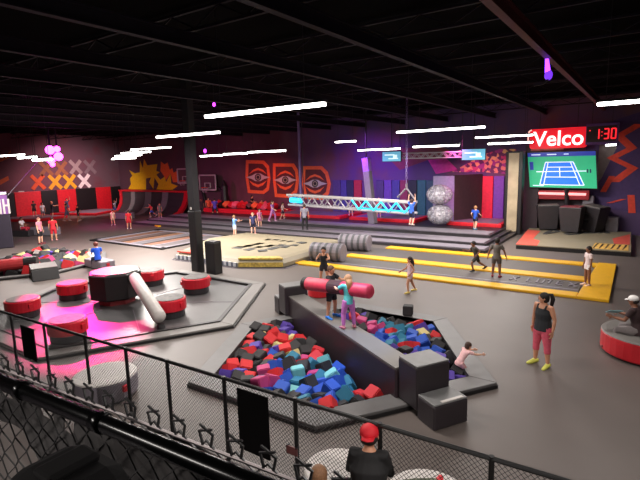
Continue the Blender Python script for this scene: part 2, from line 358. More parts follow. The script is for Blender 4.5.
# wall ramp in the far left corner --------------------------------
t = thing('wall_ramp', 'curved black wall ramp with grey runs and a red rim in the far left corner', 'ramp', (0, 0, 0))
def ramp_strip(xa0, xa1, xb0, xb1, off=0):
    rings = []
    pr = [(27.6, 0.02), (28.4, .08), (29.2, .3), (29.9, .75), (30.4, 1.3), (30.8, 1.95)]
    m = MB(); vs = []; n = len(pr)
    for i, (Y, Z) in enumerate(pr):
        f = i/(n-1); a = xa0+(xb0-xa0)*f; b = xa1+(xb1-xa1)*f
        vs += [(a, Y-off, Z+off), (b, Y-off, Z+off), (b, Y+.12, Z-.1), (a, Y+.12, Z-.1)]
    fs = [(0, 3, 2, 1)]
    for i in range(n-1):
        for j in range(4): fs.append((i*4+j, i*4+(j+1) % 4, (i+1)*4+(j+1) % 4, (i+1)*4+j))
    fs.append(tuple((n-1)*4+j for j in range(4))); m.add(vs, fs); return m
RX = lambda px, py: AY(px, py, 27.6).x
xa = [AY(px, 213, 27.6).x for px in (113, 168)]; xb = [AY(px, 193, 30.8).x for px in (122, 185)]
ramp_strip(xa[0], xa[1], xb[0], xb[1]).build('ramp_face', mat('ramp_dark', (54, 54, 56), .5), t, smooth=False)
for f0, f1 in ((.16, .23), (.4, .5), (.67, .76)):
    ramp_strip(xa[0]+(xa[1]-xa[0])*f0, xa[0]+(xa[1]-xa[0])*f1, xb[0]+(xb[1]-xb[0])*f0, xb[0]+(xb[1]-xb[0])*f1, .03).build('ramp_run', mat('ramp_grey', (120, 124, 122), .5), t)
ramp_strip(xa[1]-.05, xa[1]+.5, xb[1]-.05, xb[1]+.5, .06).build('side_rim', RED, t); ramp_strip(xa[0]-.4, xa[0]+.05, xb[0]-.4, xb[0]+.05, .06).build('side_rim', RED, t)
MB().box(((xb[0]+xb[1])/2, 31.3, 2.05), (xb[1]-xb[0]+1.0, 1.2, .16)).build('top_rim', RED, t)

# red framed trampolines against the walls ------------------------
def red_tramp(pts, z, label, bedcol=LGREY, k=.86):
    c = (sum(p[0] for p in pts)/len(pts), sum(p[1] for p in pts)/len(pts))
    t = thing('wall_trampoline', label, 'trampoline', (c[0], c[1], 0))
    q = [(p[0]-c[0], p[1]-c[1]) for p in pts]
    MB().prism(q, z-.0, z+.22).build('frame_pad', DR, t, bevel=.03)
    MB().prism([(p[0]*k, p[1]*k) for p in q], z+.2, z+.235).build('bed', bedcol, t)
MG = mat('mid_grey_bed', (112, 104, 116), .5)
red_tramp([(-24.6, 29.0), (-18.2, 29.0), (-18.0, 31.8), (-24.4, 31.8)], DZ, 'red framed trampoline under the right eye letter', MG)
red_tramp([(-17.4, 29.0), (-12.4, 29.0), (-12.4, 31.8), (-17.4, 31.8)], DZ, 'red framed trampoline behind the hanging truss right half', MG)
red_tramp([(-10.3, 29.0), (-7.0, 29.0), (-7.0, 31.8), (-10.3, 31.8)], DZ, 'red framed trampoline under the bright crimson pad', MG)
red_tramp([(-48.6, 23.8), (-43.6, 25.6), (-45.6, 29.6), (-48.6, 29.0)], 0, 'red framed trampoline below the white X mark', MG)
red_tramp([(-48.6, 18.5), (-44.0, 20.2), (-44.6, 23.4), (-48.6, 22.8)], 0, 'red framed trampoline at the left wall near the banner pillar', MG)
# spectators' low foam pit under the eye letters
t = thing('foam_bed', 'low red padded pit along the wall under the eye letters', 'pit', (-29, 30.6, 0))
MB().prism([(-3.7, -1.3), (4.3, -1.3), (4.3, 1.2), (-3.7, 1.2)], 0, .75).build('pad', DR, t, bevel=.05)
MB().prism([(-3.4, -.95), (3.9, -.95), (3.9, 1.0), (-3.4, 1.0)], .7, .78).build('filling', BLACK, t)
_pc = [(RED, 'red'), (BLACK, 'black'), (mat('foam_orange', (220, 90, 50), .7), 'orange'), (mat('foam_pink', (220, 90, 120), .7), 'pink')]
for i in range(26):
    c, nm = _pc[(0, 0, 1, 2, 0, 3)[i % 6]]; s = .42
    o = MB().box((0, 0, 0), (s, s, s)).build('foam_block', c, bevel=.03); o.location = (-32.1+ (i % 13)*.55+random.uniform(-.1, .1), 29.9+(i//13)*.8, .98+random.uniform(0, .12)); o.rotation_euler = (random.random(), random.random(), random.random())
    tag(o, nm+' foam block in the low pit under the eye letters', 'foam block', nm+' foam blocks in the low far pit')

# ------------------------------------------------------------------ yellow lane trampolines
t = thing('lane_trampoline', 'long trampoline lanes framed by yellow pads in front of the stage', 'trampoline', (-7, 19.6, 0))
YX0 = G(299, 262.5).x; YX1 = -1.65
def ypad(y0, y1, x0, x1, nm='side_pad', h=.09): MB().box(((x0+x1)/2+7, (y0+y1)/2-19.6, h/2), (x1-x0, y1-y0, h)).build(nm, YEL, t, bevel=.02)
ypad(16.72, 17.28, YX0, YX1); ypad(19.1, 19.75, YX0+1.2, YX1+.05); ypad(21.9, 22.5, YX0+2.0, YX1+.4)
MB().prism([(-1.65+7, 16.72-19.6), (-.75+7, 16.72-19.6), (-.85+7, 22.6-19.6), (-1.5+7, 22.6-19.6)], 0, .1).build('end_pad', YEL, t, bevel=.02)
MB().box((-7.3+7, 18.2-19.6, .01), (11.2, 1.85, .03)).build('bed', TRAMP, t); MB().box((-6.9+7, 20.82-19.6, .01), (10.3, 2.2, .03)).build('bed', TRAMP, t)
MB().box((-7.2+7, 17.78-19.6, .03), (11.0, .1, .012)).build('lane_line', LGREY, t)
m = MB()
mk = [('x', -3.9), ('l', -3.35), ('u', -3.0), ('t', -2.7), ('e', -2.35), ('x', -1.95)]
for ch, x in mk:
    for seg in {'x': (((-.12, -.28), (.12, .28)), ((-.12, .28), (.12, -.28))), 'l': (((-.08, .28), (-.08, -.28)), ((-.08, -.28), (.1, -.28))), 'u': (((-.1, .28), (-.1, -.28)), ((.1, .28), (.1, -.28)), ((-.1, -.28), (.1, -.28))), 't': (((0, .28), (0, -.28)), ((-.12, .28), (.12, .28))), 'e': (((-.1, .28), (-.1, -.28)), ((-.1, .28), (.1, .28)), ((-.1, -.28), (.1, -.28)), ((-.1, 0), (.08, 0)))}[ch]:
        m.tube([(x+seg[0][0]+7, 18.45+seg[0][1]-19.6, .028), (x+seg[1][0]+7, 18.45+seg[1][1]-19.6, .028)], .035, 4)
m.build('lane_marks', LGREY, t)

# ------------------------------------------------------------------ court trampolines on the left
t = thing('court_trampoline', 'flat trampoline court with brown and grey beds left of the padded column', 'trampoline', (-25.2, 18.9, 0))
m = MB()
cx0, cx1, cy0, cy1 = -28.7, -21.8, 16.4, 21.4
for (x0, x1, y0, y1) in ((cx0, cx1, cy0, cy0+.35), (cx0, cx1, cy1-.35, cy1), (cx0, cx0+.35, cy0, cy1), (cx1-.35, cx1, cy0, cy1)): m.box(((x0+x1)/2+25.2, (y0+y1)/2-18.9, .03), (x1-x0, y1-y0, .06))
m.build('border_pad', LGREY, t)
m = MB(); m.box((0, cy0-.06-18.9, .04), (cx1-cx0+.2, .1, .1)).box((0, cy1+.06-18.9, .04), (cx1-cx0+.2, .1, .1)).box((cx0-.06+25.2, 0, .04), (.1, cy1-cy0, .1)).box((cx1+.06+25.2, 0, .04), (.1, cy1-cy0, .1)); m.build('edge_strip', BLACK, t)
cols = [(112, 78, 62), (86, 72, 70), (120, 86, 66), (96, 92, 96), (118, 84, 70), (90, 84, 86)]
for k in range(6):
    w = (cx1-cx0-.7)/6
    MB().box((cx0+.35+w*(k+.5)+25.2, 0, .02), (w-.18, cy1-cy0-.7, .04)).build('bed', mat('courtbed%d' % k, cols[k], .55), t)
    if k: MB().box((cx0+.35+w*k+25.2, 0, .025), (.17, cy1-cy0-.7, .05)).build('lane_strip', LGREY if k % 2 else BLACK, t)
t = thing('lane_pad', 'yellow strip pad on the floor behind the court, left of the padded column', 'pad', (0, 0, 0))
MB().prism([tuple(G(*p)[:2]) for p in ((151, 225), (184, 220), (184, 223.5), (158, 227))], .0, .08).build('pad', YEL, t)

# ------------------------------------------------------------------ big beige airbag
t = thing('airbag', 'wide beige landing airbag with dark lettering and grey striped front', 'airbag', (-16.5, 18, 0))
base = [tuple(G(*p)[:2]) for p in ((176, 259.5), (238, 268), (284, 268), (316, 258), (342, 246), (246, 238), (208, 244))]
ab = [(p[0]+16.5, p[1]-18) for p in base]; ctr = (sum(p[0] for p in ab)/7, sum(p[1] for p in ab)/7)
def inset(k): return [(ctr[0]+(p[0]-ctr[0])*k, ctr[1]+(p[1]-ctr[1])*k) for p in ab]
m = MB(); r = [[Vector((p[0], p[1], z)) for p in inset(k)] for k, z in ((1, .04), (1.0, .2), (.95, .36), (.88, .42), (.4, .5))]
m.loft(r); m.build('cushion', BEIGE, t)
MB().prism(inset(1.035), 0, .05).build('base_trim', BLACK, t)
MB().prism(inset(1.05), 0, .03).build('floor_skirt', LGREY, t)
m = MB()
def along(i, f0, f1, z0, z1, out, mb):
    a, b = Vector(ab[i]+(0,)), Vector(ab[(i+1) % 7]+(0,)); d = b-a; n = Vector((d.y, -d.x, 0)).normalized()
    q = [a+d*f0+n*out, a+d*f1+n*out, a+d*f1-n*.02, a+d*f0-n*.02]
    mb.prism([tuple(p[:2]) for p in q], z0, z1)
for i in range(14):
    m2 = MB(); along(0, i/14+.01, i/14+.045, .05, .24, .03, m2); m2.build('side_rib', mat('rib_white', (190, 190, 196), .5), t)
mm = MB(); along(0, .0, .995, .05, .22, .015, mm); mm.build('front_band', mat('band_grey', (92, 96, 112), .5), t)
mm = MB(); along(1, .02, .98, .05, .24, .015, mm); mm.build('corner_panel', mat('camo_yellow', (176, 150, 70), .55, var=.5, scale=9), t)
mm = MB(); mm.prism([(ctr[0]+(a[0]-ctr[0])*k, ctr[1]+(a[1]-ctr[1])*k) for a, k in ((ab[1], .98), (ab[2], .98), (ab[2], .75), (ab[1], .75))], .36, .425); mm.build('top_panel', mat('camo_yellow', (176, 150, 70)), t)
mm = MB(); mm.prism([(ctr[0]+(a[0]-ctr[0])*k, ctr[1]+(a[1]-ctr[1])*k) for a, k in ((ab[0], .98), ((ab[0][0]*.6+ab[1][0]*.4, ab[0][1]*.6+ab[1][1]*.4), .98), ((ab[0][0]*.75+ab[1][0]*.25, ab[0][1]*.75+ab[1][1]*.25), .8), (ab[0], .8))], .36, .43); mm.build('red_corner', mat('salmon', (206, 84, 70), .55), t)
def strokes(parent, pxs, z, org, col, name):
    m = MB()
    for a, b, w in pxs:
        A = G(*a, z); B = G(*b, z); d = (B-A); n = Vector((-d.y, d.x, 0)).normalized()*w
        m.prism([tuple((p-Vector(org))[:2]) for p in (A-n, B-n, B+n, A+n)], z-.06, z+.01)
    m.build(name, col, parent)
INK = mat('ink_grey', (62, 62, 62), .6)
strokes(t, [((236, 248.5), (243, 246.5), .28), ((245, 247), (252, 245), .22), ((254, 245), (262, 243), .2), ((246, 250.2), (254, 248.4), .2), ((256, 248), (262, 246.5), .2), ((258, 250.8), (267, 250.2), .2), ((266, 247), (274, 245), .2), ((268, 249.5), (278, 247), .2), ((278, 246.5), (283, 244.5), .15), ((283, 247.5), (288, 245.5), .15), ((266, 240.5), (270, 239), .15), ((274, 240.5), (278, 239.5), .2), ((281, 241.5), (285, 240.5), .15), ((287, 242), (293, 241), .15), ((299, 243), (304, 242), .2), ((293, 245.5), (296, 244.5), .15)], .49, (-16.5, 18, 0), INK, 'lettering')

# striped foam rollers at the airbag's right edge
for k, (px, py, lab) in enumerate(((328, 261, 'grey and white striped foam roller nearest the airbag corner'), (355, 250.5, 'grey and white striped foam roller farther right, by the yellow lanes'))):
    p = G(px, py); t = thing('foam_roller', lab, 'foam roller', (p.x, p.y, 0), math.radians(8), 'striped foam rollers')
    L = 1.6; R = .42
    MB().tube([(-L/2, 0, R), (-L/2+.02, 0, R), (L/2-.02, 0, R), (L/2, 0, R)], [R-.06, R, R, R-.06], 20).build('roll', LGREY, t, smooth=False)
    for i in range(5):
        x = -L/2+.16+i*.32; MB().tube([(x-.06, 0, R), (x+.06, 0, R)], R+.012, 20).build('stripe', mat('stripe_dark', (74, 74, 78), .5), t)

# ------------------------------------------------------------------ hexagonal sweeper arena
HX, HY, HR = -14.03, 9.14, 4.73
hexp = lambda r: [(r*math.cos(a*PI/3), r*math.sin(a*PI/3)) for a in range(6)]
t = thing('sweeper_deck', 'hexagonal dark deck with grey rim under the red stepping drums', 'arena deck', (HX, HY, 0))
def ringmesh(ro, ri, z0, z1):
    m = MB(); a = hexp(ro); b = hexp(ri)
    for i in range(6): j = (i+1) % 6; m.prism([a[i], a[j], b[j], b[i]], z0, z1)
    return m
ringmesh(HR, 4.2, 0, .1).build('rim_pad', GREYPAD, t, bevel=.02)
ringmesh(4.24, 4.1, 0, .13).build('edge_bead', BLACK, t)
ringmesh(HR+.04, HR-.1, 0, .06).build('base_strip', BLACK, t)
MB().prism(hexp(4.15), 0, .05).build('deck_mat', mat('deck_gloss', (74, 73, 74), .4, var=.1, scale=1.5), t)
m = MB()
for a in range(6):
    A = Vector((math.cos(a*PI/3+.52), math.sin(a*PI/3+.52), 0)); m.tube([A*1.0+Vector((0, 0, .05)), A*3.6+Vector((0, 0, .05))], .018, 4)
m.build('seam', LGREY, t)
# hub + arm
HUB = Vector((-14.55, 9.0, .05))
t = thing('sweeper_machine', 'black padded octagonal hub with a white sweeping arm', 'sweeper', (HUB.x, HUB.y, .05), math.radians(14))
oc = lambda r: [(r*math.cos(a*PI/4+PI/8), r*math.sin(a*PI/4+PI/8)) for a in range(8)]
MB().loft([[Vector((x, y, z)) for x, y in oc(r)] for r, z in ((.8, .2), (.86, .24), (.86, 1.0), (.82, 1.04))]).build('hub_cover', BLACK, t)
MB().prism(oc(.76), 1.03, 1.07).build('hub_top', GREYPAD, t)
MB().prism(oc(.6), 0, .26).build('hub_base', mat('hub_red', (120, 30, 36), .5), t)
ca = G(134, 277, .95); cb = G(160, 318, .38)
Lm = lambda p: rz(-math.radians(14)) @ (Vector(p)-HUB)
MB().tube([Lm(ca), Lm(ca+(cb-ca)*.03), Lm(ca+(cb-ca)*.97), Lm(cb)], [.14, .19, .19, .14], 18).build('arm', WHITE, t, smooth=True)
MB().tube([Lm(cb+Vector((0, 0, -.18))), Lm(cb+Vector((.02, 0, -.3)))], [.1, .12], 12).build('arm_foot', BLACK, t)
# drums
RDR = mat('drum_red', (198, 26, 44), .4, var=.05)
DTOP = mat('drum_top', (64, 58, 56), .6, var=.75, scale=9)
for px, py, lab in ((25, 322, 'red stepping drum at the left edge behind the fence'), (74, 303, 'red stepping drum in the magenta light farther back'), (70, 347, 'red stepping drum nearest the camera, left of the hub'), (197, 297, 'red stepping drum nearest the padded column'), (171, 322, 'red stepping drum beside the arm tip'), (152, 288.5, 'red stepping drum half hidden behind the hub')):
    p = G(px, py); d = Vector((p.x, p.y, 0)).normalized(); p = p+d*.5
    t = thing('stepping_drum', lab, 'drum', (p.x, p.y, .05), random.uniform(0, 3), 'red stepping drums around the sweeper')
    MB().lathe((0, 0, 0), [(.42, 0), (.44, .02), (.44, .2), (.42, .22)], 28).build('base', DARK, t)  # dark ring stands for the shadow below the drum
    db = MB().lathe((0, 0, 0), [(.44, .2), (.49, .23), (.49, .53), (.46, .56)], 28).build('drum_body', RDR, t)
    MB().lathe((0, 0, 0), [(.43, .555), (.43, .575), (.37, .58)], 28).build('top_pad', DTOP, t)
    for a in range(2):
        x, y = .51*math.cos(a*PI), .51*math.sin(a*PI); MB().box((x, y, .4), (.06, .12, .12)).build('strap_tab', RDR, db)

# padded columns -----------------------------------------------------
t = thing('roof_column', 'thick dark roof column with black padding on its lower part', 'column', (-15.62, 13.5, 0))
MB().box((0, 0, 3.95), (.36, .3, 7.9)).build('shaft', mat('column_paint', (24, 21, 26), .6), t)
MB().box((0, 0, 1.33), (.42, .4, 2.66)).build('padding', BLACK, t, bevel=.05)
MB().box((.0, -.17, 2.75), (.06, .05, .1)).build('buckle', WHITE, t)
t = thing('padded_block', 'short black padded block right beside the column', 'pad', (-14.85, 13.7, 0))
MB().box((0, 0, .68), (.56, .44, 1.36)).build('padding', BLACK, t, bevel=.04); MB().box((0, 0, 1.37), (.5, .38, .03)).build('top_cap', DARK, t)
p = G(9, 247); t = thing('banner_pillar', 'black padded pillar with a purple lettered white banner at the left edge', 'column', (p.x, p.y, 0), 1.2)
MB().box((-.5, 0, 1.6), (1.5, .9, 3.2)).build('padding', mat('pillar_dark', (34, 26, 42), .5), t, bevel=.05)
bn_ = MB().box((-.45, -.47, 2.65), (1.3, .02, 1.3)).build('banner', mat('banner_purple', (112, 66, 130), .6), t)
m = MB()
for x in (-.85, -.3, .12):
    m.box((x-.12, -.49, 2.45), (.1, .02, .85)).box((x+.12, -.49, 2.45), (.1, .02, .85)).box((x, -.49, 2.5), (.16, .02, .1))
m.box((-.45, -.49, 3.2), (1.3, .02, .14)); m.build('banner_lettering', WHITE, bn_)
t = thing('guy_rope', 'pale diagonal rope from the banner pillar up to the roof lamps', 'rope'); MB().tube([AX(8, 195, p.x), AY(39, 160, 17)], .025, 5).build('rope', LGREY, t)
t = thing('leaning_post', 'grey padded post leaning slightly behind the hanging truss, purple top', 'post', (0, 0, 0))
pb = G(373, 223.5, DZ); pt = AY(366, 158, pb.y)
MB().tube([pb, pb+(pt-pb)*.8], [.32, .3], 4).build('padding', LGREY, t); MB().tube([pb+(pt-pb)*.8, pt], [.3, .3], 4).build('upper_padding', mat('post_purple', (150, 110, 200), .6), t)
MB().tube([pt, pt+Vector((0, 0, 7.9-pt.z))], .06, 6).build('pole', STEEL, t)
t = thing('roof_pole', 'thin purple pole standing behind the eye letters airbag', 'post'); q = AY(301, 205, 27)
MB().tube([(q.x, 27, DZ), (q.x, 27, 7.9)], .09, 8).build('pole', mat('pole_purple', (110, 90, 140), .5), t)

# ------------------------------------------------------------------ stage on the right with screen and lit sign
t = thing('stage_mat', 'raised beige landing mat with red corners in front of the screen', 'mat', (-3, 27, 0))
fl = G(516, 244.5, .22); fr = G(631, 252, .22); br = G(633, 225, .22); bl = G(531, 226.5, .22)
sm = [(p.x+3, min(p.y, 31.6)-27) for p in (fl, fr, br, bl)]
MB().prism(sm, 0, .19).build('mat_body', BLACK, t); MB().prism(sm, .18, .23).build('mat_top', BEIGE, t)
def bil(u, v): 
    a = Vector(sm[0])*(1-u)+Vector(sm[1])*u; b = Vector(sm[3])*(1-u)+Vector(sm[2])*u; return tuple(a*(1-v)+b*v)
SAL = mat('salmon', (206, 84, 70)); MUS = mat('mustard', (214, 168, 84), .55)
MB().prism([bil(0, 0), bil(.2, 0), bil(.2, .22), bil(.12, .3), bil(.14, .75), bil(0, .8)], .22, .242).build('red_corner', SAL, t)
MB().prism([bil(.99, .3), bil(.99, .85), bil(.84, .55), bil(.86, .3)], .22, .242).build('red_corner', SAL, t)
MB().prism([bil(.68, .03), bil(.98, .03), bil(.98, .28), bil(.7, .28)], .22, .242).build('striped_corner', MUS, t)
m = MB()
for i in range(6): m.prism([bil(.69+i*.048, .05), bil(.70+i*.048, .05), bil(.73+i*.048, .26), bil(.715+i*.048, .26)], .23, .25)
m.build('corner_stripe', BLACK, t)
strokes(t, [((545, 234), (553, 229), .12), ((547, 233.5), (556, 232), .12), ((553, 229), (559, 232), .12), ((566, 234), (572, 231), .12), ((567, 234.5), (576, 234), .12), ((577, 234), (583, 231.5), .12), ((583, 233), (596, 232.5), .14), ((598, 233), (604, 231), .12), ((604, 231), (608, 233), .12)], .245, (-3, 27, 0), INK, 'lettering')
# stage side frame
def xz(px0, py0, px1, py1, Y):
    a = AY(px0, py0, Y); b = AY(px1, py1, Y); return a, b
t = thing('side_post', 'tall black frame post with a bright beige front left of the screen', 'frame', (-6.4, 29.5, 0))
a, b = xz(505, 151, 516, 234, 29.5)
tz = 4.85
MB().box((-.1, .3, tz/2), (.95, .6, tz)).build('post', BLACK, t, bevel=.03)
MB().box((-.12, -.02, tz/2+.05), (.56, .06, tz-.3)).build('front_panel', mat('frame_beige', (176, 160, 132), .5, var=.25, scale=1.2), t)
MB().box((.6, 1.75, tz/2), (.8, .4, tz)).build('side_panel', mat('plum_dark', (48, 34, 42), .6), t)
t = thing('backdrop_panel', 'plain dark plum backdrop wall behind the big screen', 'panel', (-4.75, 31.75, 0))
MB().box((0, 0, 2.6), (3.2, .2, 5.2)).build('panel', mat('plum', (62, 44, 54), .6), t)
SCY = 30.9; SK = SCY/28.5
t = thing('video_screen', 'big video screen showing a blue tennis court', 'screen', tuple(AY(562, 170, SCY)))
c4 = [AY(x, y, SCY)-t.location for x, y in ((527.5, 153), (595.5, 151), (597, 188.5), (530, 187))]
def quad(u, v, off=0): 
    p = (c4[3]*(1-u)+c4[2]*u)*(1-v)+(c4[0]*(1-u)+c4[1]*u)*v; return p+Vector((0, -off, 0))
def em(name, col, s): return mat(name, col, .4, var=.03, emit=s)
MB().plate([quad(-.015, -.02), quad(1.015, -.02), quad(1.015, 1.02), quad(-.015, 1.02)], .12).build('casing', BLACK, t)
ES = 1.0
m = MB(); m.cur = 0
m.plate([quad(0, 0, .01), quad(1, 0, .01), quad(1, 1, .01), quad(0, 1, .01)], .005)
m.cur = 1; m.plate([quad(0, .88, .015), quad(1, .88, .015), quad(1, 1, .015), quad(0, 1, .015)], .004)
m.plate([quad(.02, .5, .015), quad(.08, .5, .015), quad(.08, .74, .015), quad(.02, .74, .015)], .004)
m.cur = 2; m.plate([quad(.16, .08, .015), quad(.82, .08, .015), quad(.68, .72, .015), quad(.27, .72, .015)], .004)
m.cur = 3
def ln(u0, v0, u1, v1, w=.006): 
    a = quad(u0, v0, .02); b = quad(u1, v1, .02); d = (b-a).normalized(); n = d.cross(Vector((0, -1, 0)))*.025
    m.plate([a-n, b-n, b+n, a+n], .004)
for L in ((.16, .08, .82, .08), (.27, .72, .68, .72), (.16, .08, .27, .72), (.82, .08, .68, .72), (.22, .08, .31, .72), (.76, .08, .64, .72), (.25, .3, .73, .3), (.29, .58, .66, .58), (.475, .3, .475, .58), (.12, .45, .86, .47), (.06, .94, .2, .94), (.3, .94, .44, .94), (.55, .94, .62, .94), (.05, .05, .22, .05)): ln(*L)
m.cur = 4
for u in (.87, .91): m.plate([quad(u, .42, .02), quad(u+.02, .42, .02), quad(u+.02, .52, .02), quad(u, .52, .02)], .004)
m.build('picture', [em('scr_green', (40, 168, 120), .75), em('scr_navy', (36, 52, 150), .8), em('scr_blue', (28, 110, 224), .9), em('scr_white', (210, 225, 250), .9), em('scr_dark', (20, 30, 80), .5)], t)
MB().tube([quad(.55, .1, -.2), quad(.55, -.5, -.2)], .12, 8).build('stand', STEEL, t)
# lit sign
a, b = xz(533, 128, 584, 149, SCY); cx = (a.x+b.x)/2; cz = (a.z+b.z)/2
t = thing('lit_sign', 'glowing red sign reading Velco above the screen', 'sign', (cx, SCY, cz), 0); t.scale = (SK, 1, SK)
tilt = math.radians(1.5)
me = text_mesh('Velco', 1.0, .03, .012)
xs = [v.co.x for v in me.vertices]; ys = [v.co.y for v in me.vertices]; kx = 2.42/(max(xs)-min(xs)); ky = .78/(max(ys)-min(ys)); mx = (max(xs)+min(xs))/2; my = (max(ys)+min(ys))/2
for v in me.vertices: v.co = Vector(((v.co.x-mx)*kx, -.1-v.co.z, (v.co.y-my)*ky))
me.flip_normals() if False else None
me.materials.clear(); me.materials.append(em('sign_white', (255, 236, 232), 1.6))
o = bpy.data.objects.new('lettering', me); COL.objects.link(o); o.parent = t
def rnd_rect(w, h, r=.15, n=5): 
    L = []
    for cx_, cy_, a0 in ((w/2-r, h/2-r, 0), (-w/2+r, h/2-r, 90), (-w/2+r, -h/2+r, 180), (w/2-r, -h/2+r, 270)):
        for i in range(n+1): a_ = math.radians(a0+90*i/n); L.append((cx_+r*math.cos(a_), cy_+r*math.sin(a_)))
    return L
MB().plate([(x, -.06, z) for x, z in rnd_rect(2.75, 1.05)], .12).build('backing', em('sign_red', (226, 16, 36), .75), t)
MB().tube([(-1.3, -.09, .5), (-1.42, -.09, .42), (-1.46, -.09, .1), (-1.46, -.09, -.15)], .035, 6).build('edge_glow', em('sign_pale', (255, 190, 180), 1.2), t)
MB().plate([(-1.3, -.06, -.62), (.3, -.06, -.62), (.3, -.06, -.52), (-1.3, -.06, -.52)], .06).build('lower_bar', mat('bar_salmon', (200, 96, 80), .5), t)
MB().tube([(-.9, 0, .4), (-.9, 0, 7.9-cz)], .015, 5).build('hanger', STEEL, t); MB().tube([(.9, 0, .4), (.9, 0, 7.9-cz)], .015, 5).build('hanger', STEEL, t)
a, b = xz(586.5, 124, 618, 144, SCY)
t = thing('wall_clock', 'hanging digital board with red digits 1:30 in a purple frame', 'clock', ((a.x+b.x)/2, SCY, (a.z+b.z)/2))
w, h = b.x-a.x, a.z-b.z
MB().box((0, 0, 0), (w, .14, h)).build('casing', mat('clock_purple', (92, 52, 130), .5), t, bevel=.02); MB().box((-.03, -.07, 0), (w*.9, .03, h*.74)).build('face', mat('clock_face', (46, 12, 24), .4), t)
SEG = {'a': ((-.1, .26), (.1, .26)), 'b': ((.1, .26), (.1, 0)), 'c': ((.1, 0), (.1, -.26)), 'd': ((-.1, -.26), (.1, -.26)), 'e': ((-.1, 0), (-.1, -.26)), 'f': ((-.1, .26), (-.1, 0)), 'g': ((-.1, 0), (.1, 0))}
DIG = em('digit_red', (255, 40, 50), 1.2)
for X, ss in ((-.24, 'bc'), (.21, 'abcdg'), (.55, 'abcdef')):
    m = MB()
    for s_ in ss:
        (x0, z0), (x1, z1) = SEG[s_]; m.tube([(X+x0, -.1, z0), (X+x1, -.1, z1)], .035, 5)
    m.build('digit', DIG, t)
MB().box((-.0, -.1, .1), (.05, .03, .05)).box((-.0, -.1, -.1), (.05, .03, .05)).box((-.58, -.1, .2), (.06, .03, .06)).build('colon_dots', DIG, t)
MB().tube([(-.5, 0, .4), (-.5, 0, 7.9-t.location.z)], .015, 5).build('hanger', STEEL, t)
p = AY(611, 144.3, SCY); t = thing('exit_lamp', 'small white strip lamp just under the digital board', 'lamp', tuple(p)); MB().box((0, 0, -.02), (.5, .12, .12)).build('diffuser', TUBE, t, bevel=.02)
MB().tube([(0, 0, 0), (0, 0, 7.9-p.z)], .01, 4).build('hanger', STEEL, t)
# red glowing bar under the screen
p = AY(562, 194, 31.2); t = thing('light_bar', 'red box with a bright pink light strip under the screen', 'light', tuple(p)); t.scale = (SK, 1, SK)
MB().box((0, .1, -.05), (2.6, .3, .5)).build('casing', mat('bar_red', (150, 20, 36), .5), t, bevel=.03); MB().tube([(-1.15, -.09, .03), (1.15, -.09, .0)], .07, 8).build('light_strip', em('strip_pink', (255, 150, 150), 1.6), t)
MB().tube([(.2, .1, -.2), (.2, .1, -p.z+.36)], .1, 8).build('stand', STEEL, t)
# padded battle boxes on the mat
for px, py, w, rot, tl, lab in ((547.5, 229.5, 1.08, .25, .04, 'left black padded box on the stage mat'), (571, 232.5, 1.05, -.15, 0, 'middle black padded box with reddish top on the stage mat'), (591, 231.5, 1.08, -.5, -.12, 'right tilted black padded box with two slots on the stage mat')):
    p = G(px, py, .24)
    t = thing('padded_box', lab, 'box', (p.x, p.y, .25), rot, 'padded boxes on the stage mat'); t.rotation_euler.y = -tl
    MB().loft([[Vector((x*w/2*k, y*.45*k, z)) for x, y in ((-1, -1), (1, -1), (1, 1), (-1, 1))] for k, z in ((.82, .06), (.84, .1), (1.08, 1.4), (1.06, 1.44))]).build('body', DARK, t)
    MB().box((0, 0, 1.46), (w*.98, .9, .06)).build('top_cap', mat('cap_red', (120, 40, 50), .5) if rot == -.15 else GREYPAD, t)
    if tl < -.1:
        MB().box((-.1, -.5, .95), (.3, .06, .14)).box((-.1, -.46, .62), (.3, .06, .14)).build('slot', BLACK, t)
# grey white foam steps at the right of the stage
for px0, px1, py0, py1, lab in ((583, 592, 196, 224, 'tall pale block standing behind the tilted padded box'), (588, 606, 208.5, 226, 'pale block step, middle of the three right of the stage'), (604, 618, 217, 227, 'lowest pale block step at the right of the stage')):
    Yb = 31.3; a = AY(px0, py0, Yb); b = AY(px1, py1, Yb)
    t = thing('foam_step', lab, 'foam block', ((a.x+b.x)/2, Yb+.28, 0), 0, 'pale foam steps')
    MB().box((0, 0, a.z/2), (b.x-a.x, .5, a.z)).build('block', LGREY, t, bevel=.03)

